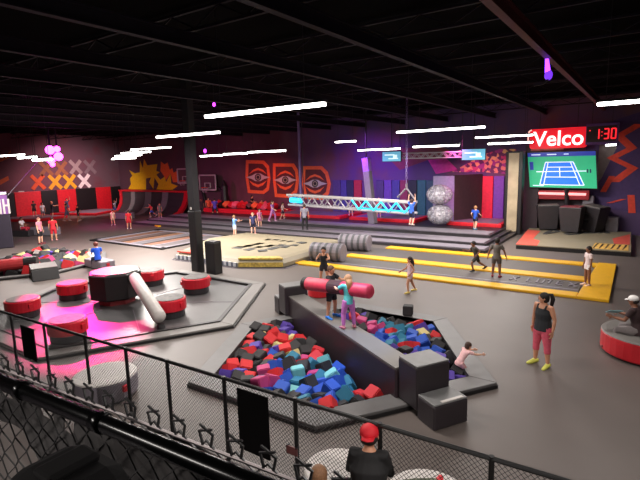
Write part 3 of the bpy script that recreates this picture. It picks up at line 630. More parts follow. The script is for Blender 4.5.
# divider with clear bubble balls, hanging televisions, truss
t = thing('divider_wall', 'tall dark brown divider with its lit end coloured pale lilac by the bubble balls', 'panel', (-10.6, 29.6, 0))
zt = AY(455, 176, 29.6).z
a = AY(433, 200, 29.6).x+10.6; b = AY(454, 200, 29.6).x+10.6; c_ = AY(482, 200, 31.8).x+10.6
MB().prism([(a, 0), (b, 0), (b, .25), (a, .25)], DZ, zt).build('end_panel', mat('lilac_lit_panel', (140, 126, 168), .5), t)  # purple light on this end is put into its colour
MB().prism([(b, .02), (c_, 2.2), (c_-.1, 2.3), (b-.12, .1)], DZ, zt+.05).build('side_panel', mat('brown_panel', (60, 42, 44), .6), t)
def glass():
    m = bpy.data.materials.new('clear_plastic'); m.use_nodes = True; nt = m.node_tree; b = nt.nodes['Principled BSDF']
    tr = nt.nodes.new('ShaderNodeBsdfTransparent'); mx = nt.nodes.new('ShaderNodeMixShader'); nz = nt.nodes.new('ShaderNodeTexNoise'); nz.inputs['Scale'].default_value = 5; tc = nt.nodes.new('ShaderNodeTexCoord')
    rp = nt.nodes.new('ShaderNodeValToRGB'); rp.color_ramp.elements[0].position = .4; rp.color_ramp.elements[0].color = (.3, .3, .3, 1); rp.color_ramp.elements[1].position = .65; rp.color_ramp.elements[1].color = (.85, .85, .85, 1)
    nt.links.new(tc.outputs['Object'], nz.inputs['Vector']); nt.links.new(nz.outputs['Fac'], rp.inputs['Fac']); nt.links.new(rp.outputs['Color'], mx.inputs['Fac'])
    nt.links.new(tr.outputs[0], mx.inputs[1]); nt.links.new(b.outputs[0], mx.inputs[2]); nt.links.new(mx.outputs[0], nt.nodes['Material Output'].inputs['Surface'])
    b.inputs['Base Color'].default_value = (.62, .6, .66, 1); b.inputs['Roughness'].default_value = .12
    return m
GL = glass()
rB = .74
for k, (px, py) in enumerate(((439.5, 194.5), (440, 214.5))):
    p = AY(px, py, 28.5)
    t = thing('bubble_ball', ('clear bubble ball on top of the other one', 'clear bubble ball below, resting on the deck')[k], 'bubble ball', tuple(p), 0, 'clear bubble balls'); t.scale = (1, 1, .76)
    r = .8; m = MB()
    m.ell((0, 0, 0), (r, r, r), None, 20, 14); m.build('shell', GL, t, smooth=True)
    m = MB()
    for j in range(8):
        a_ = j*PI/4; m.tube([Vector((math.cos(a_)*math.sin(q)*r*1.01, math.sin(a_)*math.sin(q)*r*1.01, math.cos(q)*r*1.01)) for q in [PI*i/12 for i in range(13)]], .018, 4)
    for q in (.5, 1.0, 1.57, 2.1, 2.6): m.tube([Vector((math.cos(a_)*math.sin(q)*r*1.01, math.sin(a_)*math.sin(q)*r*1.01, math.cos(q)*r*1.01)) for a_ in [2*PI*i/16 for i in range(17)]], .016, 4)
    m.build('seam', LGREY, t)
    MB().tube([(0, 0, -r*.8), (0, 0, r*.8)], .3, 12).build('inner_sleeve', GL, t)
TVB = em('tv_blue', (90, 160, 190), .8)
for px, py, w, h, lab in ((391.5, 156.5, 19, 10, 'hanging television left of the white truss'), (473.5, 154.5, 24, 11, 'hanging television at the right end of the white truss')):
    Y = 28; p = AY(px, py, Y); a = AY(px-w/2, py-h/2, Y); b = AY(px+w/2, py+h/2, Y); W_, H_ = b.x-a.x, a.z-b.z
    t = thing('hanging_television', lab, 'television', tuple(p), 0, 'hanging televisions')
    ca_ = MB().box((0, .05, 0), (W_, .1, H_)).build('casing', BLACK, t)
    m = MB(); m.cur = 0; m.box((0, -.01, 0), (W_*.95, .02, H_*.9)); m.cur = 1
    m.box((-W_*.1, -.025, H_*.15), (W_*.5, .01, H_*.12)).box((W_*.1, -.025, -H_*.2), (W_*.5, .01, H_*.1)).box((W_*.2, -.025, H_*.0), (W_*.2, .01, H_*.3))
    m.build('screen', [TVB, em('tv_pale', (200, 225, 235), .9)], ca_)
    MB().tube([(0, .05, H_/2), (0, .05, 7.9-p.z)], .03, 6).build('pole', STEEL, t)
WT = mat('truss_white', (160, 154, 160), .45, var=.04)
def truss(t, A, B, h, d, mt, n, r=.05, col2=None):
    ax = (B-A); L = ax.length; ax.normalize(); up = Vector((0, 0, 1)); sd = ax.cross(up).normalized()
    for z in (-h/2, h/2):
        for s_ in (-d/2, d/2): MB().tube([A+up*z+sd*s_, B+up*z+sd*s_], r, 8).build('chord', mt, t)
    for s_ in (-d/2, d/2):
        m = MB()
        for i in range(n):
            x0 = A+ax*L*i/n+sd*s_; x1 = A+ax*L*(i+1)/n+sd*s_
            m.tube([x0-up*h/2, x1+up*h/2] if i % 2 else [x0+up*h/2, x1-up*h/2], r*.6, 5)
        m.build('bracing', mt, t)
    m = MB()
    for i in range(n+1):
        x = A+ax*L*i/n
        for z in (-h/2, h/2): m.tube([x+up*z+sd*d/2, x+up*z-sd*d/2], r*.5, 5)
    m.build('cross_bars', mt, t)
t = thing('roof_truss', 'short white lattice truss between the two hanging televisions', 'truss')
A = AY(400, 156, 28.6); B = AY(462, 154.5, 28.6); truss(t, A, B, .32, .3, WT, 14, .04)
for P in (A, B): MB().tube([P, Vector((P.x, P.y, 7.9))], .02, 5).build('hanger', STEEL, t)
t = thing('hanging_truss', 'long white lattice beam slung from the roof by a chain, blue at its right half', 'truss')
TY = 25.0; A = AY(291, 199.5, TY); B = AY(415, 208, TY)
truss(t, A, B, .62, .6, WT, 18, .07)
BL = em('cyan_glow', (40, 190, 240), 1.6)
ax = B-A
MB().tube([A+ax*.6+Vector((0, -.2, -.22)), A+ax*.96+Vector((0, -.2, -.22))], .06, 6).build('led_glow', BL, t)
MB().tube([A+ax*.02+Vector((0, -.25, 0)), A+ax*.12+Vector((0, -.25, 0))], .17, 8).build('led_tube', BL, t)
for i in range(10, 18):  # glowing strips added for the cyan light on the bracing
    x0 = A+ax*i/18+Vector((0, -.36, 0)); x1 = A+ax*(i+1)/18+Vector((0, -.36, 0)); u_ = Vector((0, 0, .27 if i % 2 else -.27)); MB().tube([x0-u_, x1+u_], .05, 6).build('led_glow', BL, t)
MB().plate([A+Vector((-.1, -.36, .26)), B+Vector((.1, -.36, .26)), B+Vector((.1, -.36, .4)), A+Vector((-.1, -.36, .4))], .04).build('side_board', WHITE, t)
ch = AY(406.5, 188, TY); m = MB()
z = ch.z
while z < 7.85:
    k = int(z/.16) % 2; d = .04
    o1 = Vector((d, 0, 0)) if k else Vector((0, d, 0)); c0 = Vector((ch.x, TY, z))
    m.tube([c0+o1, c0+o1+Vector((0, 0, .15)), c0-o1+Vector((0, 0, .15)), c0-o1, c0+o1], .018, 4); z += .13
m.build('chain', mat('chain_purple', (120, 100, 150), .4, .5), t)
MB().tube([ch, ch-Vector((.55, 0, .55))], .05, 6).tube([ch, ch-Vector((-.5, 0, .62))], .05, 6).tube([ch+Vector((0, 0, .25)), ch], .06, 6).build('yoke', LGREY, t)
L0 = A+ax*.12; MB().tube([L0+Vector((0, 0, .3)), Vector((L0.x, L0.y, 7.9))], .025, 5).build('left_hanger', STEEL, t)

# ceiling lamps: magenta cluster and violet fixture -------------------
MGL = em('lamp_magenta', (255, 60, 220), 14); VIO = em('lamp_violet', (130, 50, 255), 6)
for k, (px, py, s_) in enumerate(((50, 150, .3), (57, 149, .2), (58.5, 156.5, .28), (51, 160, .26), (52.5, 164.5, .16))):
    p = AY(px, py, 17.5)
    t = thing('stage_lamp', 'magenta stage lamp, '+('upper left', 'upper right', 'right middle', 'lower left', 'lowest')[k]+' one of the cluster over the left pit', 'stage lamp', tuple(p), 0, 'magenta stage lamps')
    MB().ell((0, 0, 0), (s_, s_, s_), None, 12, 8).build('bulb', MGL, t, smooth=True); MB().tube([(-.25, .1, .1), (-.55, .25, .2)], [s_*.8, s_*.6], 10).build('can', BLACK, t)
    MB().tube([(-.4, .18, .15), (-.4, .18, 7.9-p.z)], .03, 5).build('hanger', STEEL, t)
p = AY(548, 68, 14.0); t = thing('moving_lamp', 'violet lit moving head lamp hanging from the red roof beam', 'stage lamp', tuple(p))
MB().tube([(-.05, 0, .35), (0, 0, -.1)], [.03, .07], 8).build('yoke', VIO, t); MB().ell((.02, 0, -.18), (.1, .09, .13), None, 12, 8).build('head', em('lamp_violet2', (110, 50, 220), 1.5), t, smooth=True)
MB().tube([(.05, -.02, -.26), (-.1, -.02, -.38), (-.32, -.02, -.4)], .03, 6).build('arm', STEEL, t); MB().tube([(-.05, 0, .3), (-.03, 0, 7.0-p.z)], .02, 5).build('hanger', STEEL, t)
for k, (px, py, Y, s_) in enumerate(((205, 151, 28, .12), (214, 104.5, 12, .05), (17, 131, 14, 0))):
    if not s_: continue
    p = AY(px, py, Y); t = thing('stage_lamp', ('small violet pink lamp near the basketball boards', 'tiny violet lamp above the near tube light')[k], 'stage lamp', tuple(p)); MB().ell((0, 0, 0), (s_, s_, s_*1.4), None, 10, 7).build('bulb', em('lamp_vp', (190, 60, 255), 5), t, smooth=True); MB().tube([(0, 0, 0), (0, 0, 7.9-p.z)], .02, 5).build('hanger', STEEL, t)
MGP = AY(52, 156, 17.5)
spot('magenta_spot', (-23, 11.9, 6.6), G(82, 319), 21000, (1, .0, .2), math.radians(18.5), .35, .05)
spot('magenta_wash', MGP+Vector((.4, -.2, -.3)), (-34, 25, 0), 1800, (1, .1, .5), math.radians(95), 1, .2)
spot('blue_spot', (-6.0, 8.6, 7.0), (-5.1, 8.35, 0), 1100, (.05, .35, 1), math.radians(24), .7, .1)
spot('red_wash', (-26, 27.5, 6.6), (-27, 31, 0), 900, (1, .1, .16), math.radians(100), 1, .2)
spot('purple_wash', (-16, 26.5, 6.6), (-17, 31.5, 1.2), 2600, (.5, .12, 1), math.radians(105), 1, .2)
spot('pink_wash', (-9.5, 27.5, 6.0), (-8.8, 31.5, 1.5), 1500, (1, .12, .5), math.radians(80), 1, .2)
spot('left_wall_fill', (-42, 25, 6.6), (-48.5, 26.5, 1.0), 3600, (1, .66, .7), math.radians(110), 1, .2)  # added spot without a fixture, brightens the left wall

# basketball boards --------------------------------------------------
for px, py, lab in ((207.5, 182.5, 'basketball hoop with a white framed board, right of the column'), (185, 176, 'basketball hoop half hidden behind the column')):
    Y = 31.2; p = AY(px, py, Y); t = thing('basketball_hoop', lab, 'basketball hoop', (p.x, Y, 0), 0, 'basketball hoops'); w, h = 2.15, 1.35
    m = MB()
    for x, z, sx, sz in ((0, h/2, w, .12), (0, -h/2, w, .12), (w/2, 0, .12, h), (-w/2, 0, .12, h)): m.box((x, 0, p.z+z), (sx, .08, sz))
    m.box((0, -.01, p.z-.05), (.75, .07, .07)).box((0, -.01, p.z-.5), (.75, .07, .07)).box((-.36, -.01, p.z-.28), (.07, .07, .5)).box((.36, -.01, p.z-.28), (.07, .07, .5)); m.build('board_frame', WHITE, t)
    MB().box((0, .04, p.z), (w, .03, h)).build('backboard', mat('board_grey', (86, 64, 72), .4), t)
    rim_ = MB().tube([(.3*math.cos(a), -.4+.3*math.sin(a), p.z-.45) for a in [2*PI*i/16 for i in range(17)]], .025, 6).build('rim', mat('rim_orange', (220, 80, 30), .5), t)
    m = MB()
    for i in range(8): a = i*PI/4; m.tube([(.3*math.cos(a), -.4+.3*math.sin(a), p.z-.45), (.18*math.cos(a+.4), -.4+.18*math.sin(a+.4), p.z-.9)], .012, 4)
    m.build('net', WHITE, rim_)
    MB().tube([(.6, .1, p.z), (1.6, .5, p.z-1), (2.2, .5, .5), (2.2, .5, DZ)], [.1, .13, .17, .22], 8).build('post', BLACK, t)
p = AY(225.5, 210, 31); t = thing('hoop_post', 'black padded post right of the basketball board', 'post', (p.x, 31, DZ)); MB().tube([(0, 0, 0), (0, 0, 2.2), (-.05, 0, 2.7)], [.34, .3, .1], 10).build('padding', BLACK, t)

# ------------------------------------------------------------------ foam pit with the balance beam
def pit(name, label, outer, inner, depth, rimmat, h=.12):
    t = thing(name, label, 'foam pit', (0, 0, 0))
    n = len(outer)
    for i in range(n):
        j = (i+1) % n
        MB().prism([outer[i], outer[j], inner[j], inner[i]], 0, h).build('rim_pad', rimmat, t, bevel=.015)
    c = (sum(p[0] for p in outer)/n, sum(p[1] for p in outer)/n)
    k = [(c[0]+(p[0]-c[0])*1.006, c[1]+(p[1]-c[1])*1.006) for p in outer]
    m = MB()
    for i in range(n): j = (i+1) % n; m.prism([k[i], k[j], outer[j], outer[i]], 0, .07)
    m.build('edge_strip', BLACK, t)
    m = MB()
    for i in range(n):
        j = (i+1) % n; m.add([(inner[i][0], inner[i][1], -depth), (inner[j][0], inner[j][1], -depth), (inner[j][0], inner[j][1], h), (inner[i][0], inner[i][1], h)], [(0, 1, 2, 3)])
    m.add([(p[0], p[1], -depth) for p in inner], [tuple(range(n))]); m.build('basin', BLACK, t)
    return t
RIM = mat('rim_grey', (92, 90, 90), .5, var=.1, scale=3)
pit('foam_pit', 'six sided foam pit with grey rim under the balance beam', POUT, PIN, .5, RIM)
pit('foam_pit', 'smaller foam pit behind the black wedge at the left edge', LOUT, LIN, .5, RIM)

BA = Vector((-8.25, 10.72, 0)); BB = Vector((-3.5, 7.86, 0)); BD = (BB-BA).normalized(); BN = Vector((-BD.y, BD.x, 0)); BROT = math.atan2(BD.y, BD.x)
t = thing('balance_beam', 'long black padded balance beam crossing the foam pit', 'beam', tuple((BA+BB)/2), BROT)
L = (BB-BA).length
BTOP = .68
MB().box((0, 0, BTOP/2-.2), (L+.02, .52, BTOP+.4)).build('body', mat('beam_dark', (46, 34, 40), .45), t, bevel=.03)
MB().box((0, 0, BTOP+.012), (L-.02, .5, .03)).build('top_pad', GREYPAD, t)
STEPD = mat('step_top', (112, 112, 112), .5, var=.08)
BLKD = mat('step_body', (44, 38, 42), .45)
def block(name, c, sx, sy, h, z0, label, cat='block'):
    t = thing(name, label, cat, (c.x, c.y, z0), BROT)
    MB().box((0, 0, (h-z0)/2), (sx, sy, h-z0)).build('body', BLKD, t, bevel=.03); MB().box((0, 0, h-z0+.015), (sx-.02, sy-.02, .03)).build('top_pad', STEPD, t, bevel=.01)
    return t
E1 = Vector((-2.65, 7.15, 0)); E2 = Vector((-2.33, 7.7, 0)); em_ = (E1+E2)/2; W_ = .72
block('padded_step', em_-BD*.24, .48, W_, .43, 0, 'low black padded step at the near end of the beam')
MBt = MB(); sb = block('padded_block', em_-BD*.78, .58, W_, .92, .13, 'tall black padded block at the near end of the beam')
block('padded_block', BA-BD*.27, .54, W_, .95, .13, 'tall black padded block at the far end of the beam')
block('padded_step', BA-BD*.77, .42, W_, .5, 0, 'low padded step at the far end of the beam')
t = thing('step_strip', 'white grip strip on the low step at the near end of the beam', 'strip', tuple(em_-BD*.05+Vector((0, 0, .46))), BROT)
MB().box((0, .05, .008), (.06, .45, .016)).build('strip', WHITE, t)

CUBE = .275
def cube_mesh(name, m):
    bm = bmesh.new(); bmesh.ops.create_cube(bm, size=CUBE)
    bmesh.ops.bevel(bm, geom=list(bm.edges), offset=.018, segments=2, affect='EDGES')
    me = bpy.data.meshes.new(name); bm.to_mesh(me); bm.free(); me.materials.append(m); return me
CC = {'red': (212, 34, 40), 'dark grey': (44, 42, 44), 'purple': (88, 62, 166), 'cream': (220, 206, 140), 'blue': (34, 84, 190), 'teal': (40, 120, 150), 'magenta': (196, 60, 120), 'pale turquoise': (120, 196, 196), 'white': (210, 205, 200)}  # teal and pale turquoise hold blue light falling on pale cubes
CM = {k: cube_mesh('foam_cube', mat('foam_'+k.replace(' ', '_'), tuple(int(v*.9) for v in c), .75, var=.06)) for k, c in CC.items()}
def inside(p, poly, k=1.0):
    c = (sum(q[0] for q in poly)/len(poly), sum(q[1] for q in poly)/len(poly)); s = 0
    for i in range(len(poly)):
        a = poly[i]; b = poly[(i+1) % len(poly)]; a = (c[0]+(a[0]-c[0])*k, c[1]+(a[1]-c[1])*k); b = (c[0]+(b[0]-c[0])*k, c[1]+(b[1]-c[1])*k)
        cr = (b[0]-a[0])*(p[1]-a[1])-(b[1]-a[1])*(p[0]-a[0]); sgn = 1 if cr > 0 else -1
        if s == 0: s = sgn
        elif s != sgn: return False
    return True
def pick(w):
    r = random.random()*sum(v for _, v in w)
    for k, v in w:
        r -= v
        if r <= 0: return k
    return w[-1][0]
def near(p, q): return math.hypot(p[0]-q[0], p[1]-q[1])
SB = G(322, 382); SR = G(395, 385); ST = G(375, 335)  # around SB and ST blue light is put into the cube colours
def put_cube(x, y, z, colr, where, grp):
    o = bpy.data.objects.new('foam_cube', CM[colr]); COL.objects.link(o); o.location = (x, y, z)
    o.rotation_euler = (random.uniform(-.6, .6), random.uniform(-.6, .6), random.uniform(0, 1.57))
    tag(o, '%s foam cube %s' % (colr, where), 'foam cube', '%s foam cubes %s' % (colr, grp)); return o
stp = .295; row = 0; y = 6.3
while y < 12.5:
    x = -9.6+(stp/2 if row % 2 else 0)
    while x < -2.3:
        p = (x+random.uniform(-.05, .05), y+random.uniform(-.05, .05))
        s_ = (Vector((p[0], p[1], 0))-BA).dot(BN)
        d = (Vector((p[0], p[1], 0))-BA).dot(BD)
        if inside(p, PIN, .975) and not (abs(s_) < .45) and not (d > L-.1 and abs(s_) < .62) and not (d < .2 and abs(s_) < .62):
            left = s_ < 0
            if left:
                if near(p, SR) < .9: w = [('red', 7), ('dark grey', 2), ('magenta', 1), ('blue', .5)]
                elif near(p, SB) < .95: w = [('blue', 4), ('teal', 3), ('magenta', 2.2), ('pale turquoise', 1.6), ('dark grey', 2)]
                elif near(p, SR) < .95: w = [('red', 7), ('dark grey', 2), ('magenta', 1), ('blue', .7)]
                elif near(p, SB) < 1.5: w = [('dark grey', 4), ('blue', 1.8), ('red', 2), ('teal', 1.2), ('magenta', .8)]
                else: w = [('red', 3.6), ('dark grey', 6), ('purple', 1.8), ('cream', 1.0), ('blue', .4)]
            else:
                if near(p, ST) < 1.1: w = [('blue', 3), ('teal', 4), ('magenta', 1.5), ('red', 1), ('dark grey', 3)]
                else: w = [('dark grey', 5), ('purple', 2.4), ('red', 1.3), ('cream', 1.3), ('blue', .6)]
            put_cube(p[0], p[1], random.uniform(-.12, .07), pick(w), 'in the big pit, '+('near side of the beam' if left else 'far side of the beam'), 'in the pit '+('near' if left else 'beyond')+' the beam')
        x += stp
    y += stp*.93; row += 1
put_cube(*G(408, 319)[:2], .27, 'dark grey', 'lying on the far rim of the big pit', 'on the far rim').rotation_euler = (0, 0, .3)
yy = LIN[0][1]; cnt = 0
for iy in range(22):
    for ix in range(26):
        p = (-28+ix*.5+random.uniform(-.08, .08)+(.25 if iy % 2 else 0), 8.2+iy*.48+random.uniform(-.08, .08))
        if inside(p, LIN, .93) and cnt < 95:
            c = pick([('red', 2.4), ('dark grey', 6), ('cream', 1.4), ('white', 1.2), ('magenta', 1.2), ('purple', 1)])
            o = put_cube(p[0], p[1], random.uniform(0, .22), c, 'in the left pit behind the black wedge', 'in the left pit'); o.scale = (1.6, 1.6, 1.6); cnt += 1

# things around the left pit
p = G(36, 279.5)
t = thing('wedge_block', 'black padded wedge block on the near rim of the left pit', 'block', (p.x, p.y+.35, 0), -.35)
m = MB(); pr = [(-.6, 0), (.62, 0), (.45, .46), (-.35, .55)]
m.loft([[Vector((x, yy_, z)) for x, z in pr] for yy_ in (-.5, .5)]); m.build('body', BLACK, t, bevel=.03); MB().loft([[Vector((x, yy_, z+.02)) for x, z in ((.43, .46), (-.35, .55), (-.35, .57), (.43, .48))] for yy_ in (-.48, .48)]).build('top_edge', GREYPAD, t)
p = G(-6, 279); t = thing('foam_log', 'dark red foam log at the left edge beside the black wedge', 'foam log', (p.x, p.y+.8, 0), .9); MB().tube([(-.9, 0, .45), (.5, 0, .5)], [.26, .26], 14).build('body', mat('log_red', (170, 44, 48), .6), t); MB().tube([(.45, 0, .5), (.95, 0, .52)], .27, 14).build('end_band', BLACK, t)

# round and square benches -------------------------------------------
def round_bench(label, c, r, h, body, top, grp=None, a0=0):
    t = thing('round_bench', label, 'bench', (c[0], c[1], 0), a0, grp)
    MB().lathe((0, 0, 0), [(r-.06, 0), (r-.05, .06)], 36).build('plinth', BLACK, t)
    MB().lathe((0, 0, 0), [(r-.02, .05), (r, .08), (r, h-.05), (r-.02, h-.03)], 36).build('side', body, t, smooth=False)
    MB().lathe((0, 0, 0), [(r-.03, h-.035), (r, h-.02), (r-.02, h), (r-.1, h+.01)], 36).build('seat_pad', top, t)
    return t
q = G(98, 376, .45); round_bench('pale round bench behind the fence, lit pink on top', (q.x, q.y+.15), .6, .45, LGREY, WHITE)
MB().box((.66, 0, .3), (.06, .1, .12)).build('strap_tab', RED, bpy.data.objects['round_bench'])
rbk = round_bench('red round bench with a grey seat at the right edge', (.3, 12.75), 1.0, .5, RED, GREYPAD)
nb = G(332, 466, .45); nb2 = G(437, 480, .45)
round_bench('pale round bench under the seated person in black, left half of its pair', (G(334, 470, .45).x, G(334, 470, .45).y+.1), .46, .43, WHITE, WHITE, 'pale benches by the near fence')
round_bench('pale round bench under the camouflage trousers, right half of its pair', (G(424, 497, .45).x, G(424, 497, .45).y+.1), .55, .4, WHITE, WHITE, 'pale benches by the near fence')
q = G(94, 269.5); t = thing('padded_bench', 'pale grey padded bench under the seated child in blue', 'bench', (q.x-.1, q.y+.35, 0), -.1)
MB().box((0, 0, .22), (1.6, .7, .38)).build('body', LGREY, t, bevel=.06); MB().box((.82, 0, .25), (.05, .12, .12)).build('strap_tab', RED, t); MB().box((0, 0, .02), (1.5, .6, .04)).build('plinth', BLACK, t)
q = G(317, 297.5); t = thing('padded_stool', 'red padded stool on the floor behind the jousting pole', 'stool', (q.x-.1, q.y+.3, 0), .2); MB().lathe((0, 0, 0), [(.38, 0), (.4, .03), (.4, .4), (.37, .44)], 24).build('body', RED, t); MB().lathe((0, 0, .44), [(.35, 0), (.33, .03)], 24).build('top_pad', DARK, t)
# low tables and grey seats at the far left
for px, py, w, lab in ((40, 236, 2.0, 'pale grey bench box beside the pink shirt person'), (119, 219.5, 2.0, 'pale bench block by the foot of the wall ramp')):
    q = G(px, py); t = thing('padded_bench', lab, 'bench', (q.x, q.y+.4, 0), .3); MB().box((0, 0, .3), (w, .7, .55)).build('body', LGREY, t, bevel=.05); MB().box((0, 0, .02), (w-.1, .6, .05)).build('plinth', BLACK, t)

# ------------------------------------------------------------------ near fences
t = thing('chain_link_fence', 'black chain link fence with thin posts between the viewer and the foam pit', 'fence', (0, 0, 0))
FA = Vector((-13.3, 4.40, 0)); FB = Vector((.8, 4.80, 0)); fd = (FB-FA).normalized(); FH = 1.4
ft = mat('fence_black', (14, 13, 14), .45)
MB().tube([FA+Vector((0, 0, FH)), FB+Vector((0, 0, FH))], .028, 8).build('top_rail', ft, t)
MB().tube([FA+Vector((0, 0, .06)), FB+Vector((0, 0, .06))], .014, 6).build('bottom_rail', ft, t)
for X in (-12.6, -11.3, -9.96, -8.51, -7.29, -6.22, -4.97, -3.68, -2.44, -1.155, .14):
    P = FA+fd*((X-FA.x)/fd.x); MB().tube([P, P+Vector((0, 0, FH+.03))], .03, 8).build('post', ft, t)
m = MB(); Lf = (FB-FA).length; nrm = Vector((-fd.y, fd.x, 0)); s = -FH
while s < Lf:
    for sg in (1, -1):
        a, b = s, s+FH-.06; z0, z1 = (.06, FH) if sg > 0 else (FH, .06)
        if a < 0: z0 += (z1-z0)*(-a)/(b-a); a = 0
        if b > Lf: z1 = z0+(z1-z0)*(Lf-a)/(b-a); b = Lf
        if b-a > .02: m.tube([FA+fd*a+Vector((0, 0, z0))+nrm*.003*sg, FA+fd*b+Vector((0, 0, z1))+nrm*.003*sg], .0036, 3)
    s += .062
m.build('wire_mesh', ft, t)
SIGNB = mat('sign_black', (7, 6, 7), .7, spec=.1)
def fence_sign(p0, p1, label, col=SIGNB):
    Yf = 4.66; a = AY(p0[0], p0[1], Yf-.0); b = AY(p1[0], p1[1], Yf)
    yy_ = FA.y+(a.x-FA.x)*fd.y/fd.x-.06
    a = AY(p0[0], p0[1], yy_); b = AY(p1[0], p1[1], yy_)
    t = thing('fence_sign', label, 'sign', ((a.x+b.x)/2, yy_+.01, 0)); bd = MB().box((0, 0, (a.z+b.z)/2), (b.x-a.x, .02, a.z-b.z)).build('board', col, t)
    m = MB()
    for x in (-.42, .42):
        for z in (.46, -.46): m.box((x*(b.x-a.x), .02, (a.z+b.z)/2+z*(a.z-b.z)), (.02, .06, .02))
    m.build('clip', STEEL, bd)
fence_sign((236.5, 388), (270, 461), 'large black blank board hung on the fence in front of the pit')
fence_sign((20, 325), (37, 362), 'narrow black board hung on the fence at the left edge')
fence_sign((286, 445), (297, 457), 'small dull red tag on the fence post beside the black board', mat('tag_red', (92, 50, 50), .6))
# upper walkway railing right in front of the viewer
RZ = 3.9; ra = G(0, 381, RZ); rb = G(245, 481, RZ); rd = (rb-ra).normalized()
R0 = ra-rd*1.2; R1 = rb+rd*1.6
t = thing('walkway_railing', 'thick black pipe railing with knuckled chain link close to the viewer', 'railing', (0, 0, 0))
pm = mat('pipe_black', (9, 9, 10), .22, .6)
MB().tube([R0, R1], .022, 16).build('top_pipe', pm, t, smooth=True)
for px, py in ((17, 392), (98, 423)):
    q = G(px, py, RZ); q = ra+rd*(q-ra).dot(rd); MB().tube([q-rd*.018, q+rd*.018], .0255, 16).build('sleeve', pm, t, smooth=True)
for f in (-.6, 1.9): q = ra+rd*f; MB().tube([q+Vector((0, .06, -1.15)), q+Vector((0, .06, .02))], .03, 10).build('post', pm, t)
m = MB(); off = Vector((0, .06, 0)); pw = .042; n = int((R1-R0).length/pw); wr = .0028
wall_z1 = RZ+.008
for i in range(n):
    base = R0+rd*(i*pw)+off; pts = []
    zz = wall_z1; k = 0
    # each wire zigzags down; its top end is knuckled over its neighbour
    while zz > RZ-.62:
        pts.append(Vector((base.x, base.y, 0))+rd*(pw*.52 if k % 2 else -pw*.52)*(1 if i % 2 else -1)+Vector((0, .004*(1 if k % 2 else -1), zz))); zz -= pw*.95; k += 1
    m.tube(pts, wr, 4)
    q = pts[0]; m.tube([q+rd*.012+Vector((0, 0, -.012)), q+rd*.02+Vector((0, 0, .018)), q+rd*-.016+Vector((0, 0, .034))], wr, 4); m.tube([q+rd*-.012+Vector((0, 0, -.012)), q+rd*-.02+Vector((0, 0, .018)), q+rd*.018+Vector((0, 0, .03))], wr, 4)
m.build('wire_mesh', ft, t)
MB().tube([R0+off+Vector((0, 0, -.012)), R1+off+Vector((0, 0, -.012))], .004, 6).build('tension_wire', mat('wire_steel', (120, 112, 112), .4, .5), t)
t = thing('wind_screen', 'dark torn mesh cloth hanging under the pipe railing', 'cloth', (0, 0, 0))
m = MB(); q0 = R0+off*1.25; q1 = R1+off*1.25; LL = (q1-q0).length; rows = []
for j in range(6):
    f = j/5; r_ = []
    for i in range(61):
        u = i/60; drop = min(.62, .14+.30*max(0, u*LL-.9)+.02*math.sin(i*1.3)); r_.append(q0+rd*(u*LL)+Vector((0, .012*math.sin(i*.9+j), -.035-drop*f)))
    rows.append(r_)
vs = [p for r_ in rows for p in r_]; fs = []
holes = {(i, j) for i, j in ((17, 1), (20, 1), (24, 2), (28, 2), (29, 2), (33, 1), (33, 2), (22, 1))}
for j in range(5):
    for i in range(60):
        if (i, j) not in holes: fs.append((j*61+i, j*61+i+1, (j+1)*61+i+1, (j+1)*61+i))
m.add(vs, fs); sc_o = m.build('cloth', mat('screen_cloth', (26, 22, 22), .8, var=.3, scale=30), t)
sd = sc_o.modifiers.new('solid', 'SOLIDIFY'); sd.thickness = .004
q = AY(80, 478, .42); t = thing('equipment_case', 'black rounded case top at the bottom edge under the railing', 'case', (q.x, q.y, 2.82)); MB().box((0, -.02, (q.z-2.82)/2+.035), (.2, .16, q.z-2.82+.0)).build('body', mat('case_black', (8, 7, 8), .8, spec=.1), t, bevel=.04); MB().box((0, -.02, q.z-2.82+.04), (.06, .1, .02)).build('handle', mat('case_black', (8, 7, 8), .8, spec=.1), t, bevel=.008)
struct(MB().box((-8, -2.2, 2.75), (26, 5.68, .12)).build('trim_60', DARK))

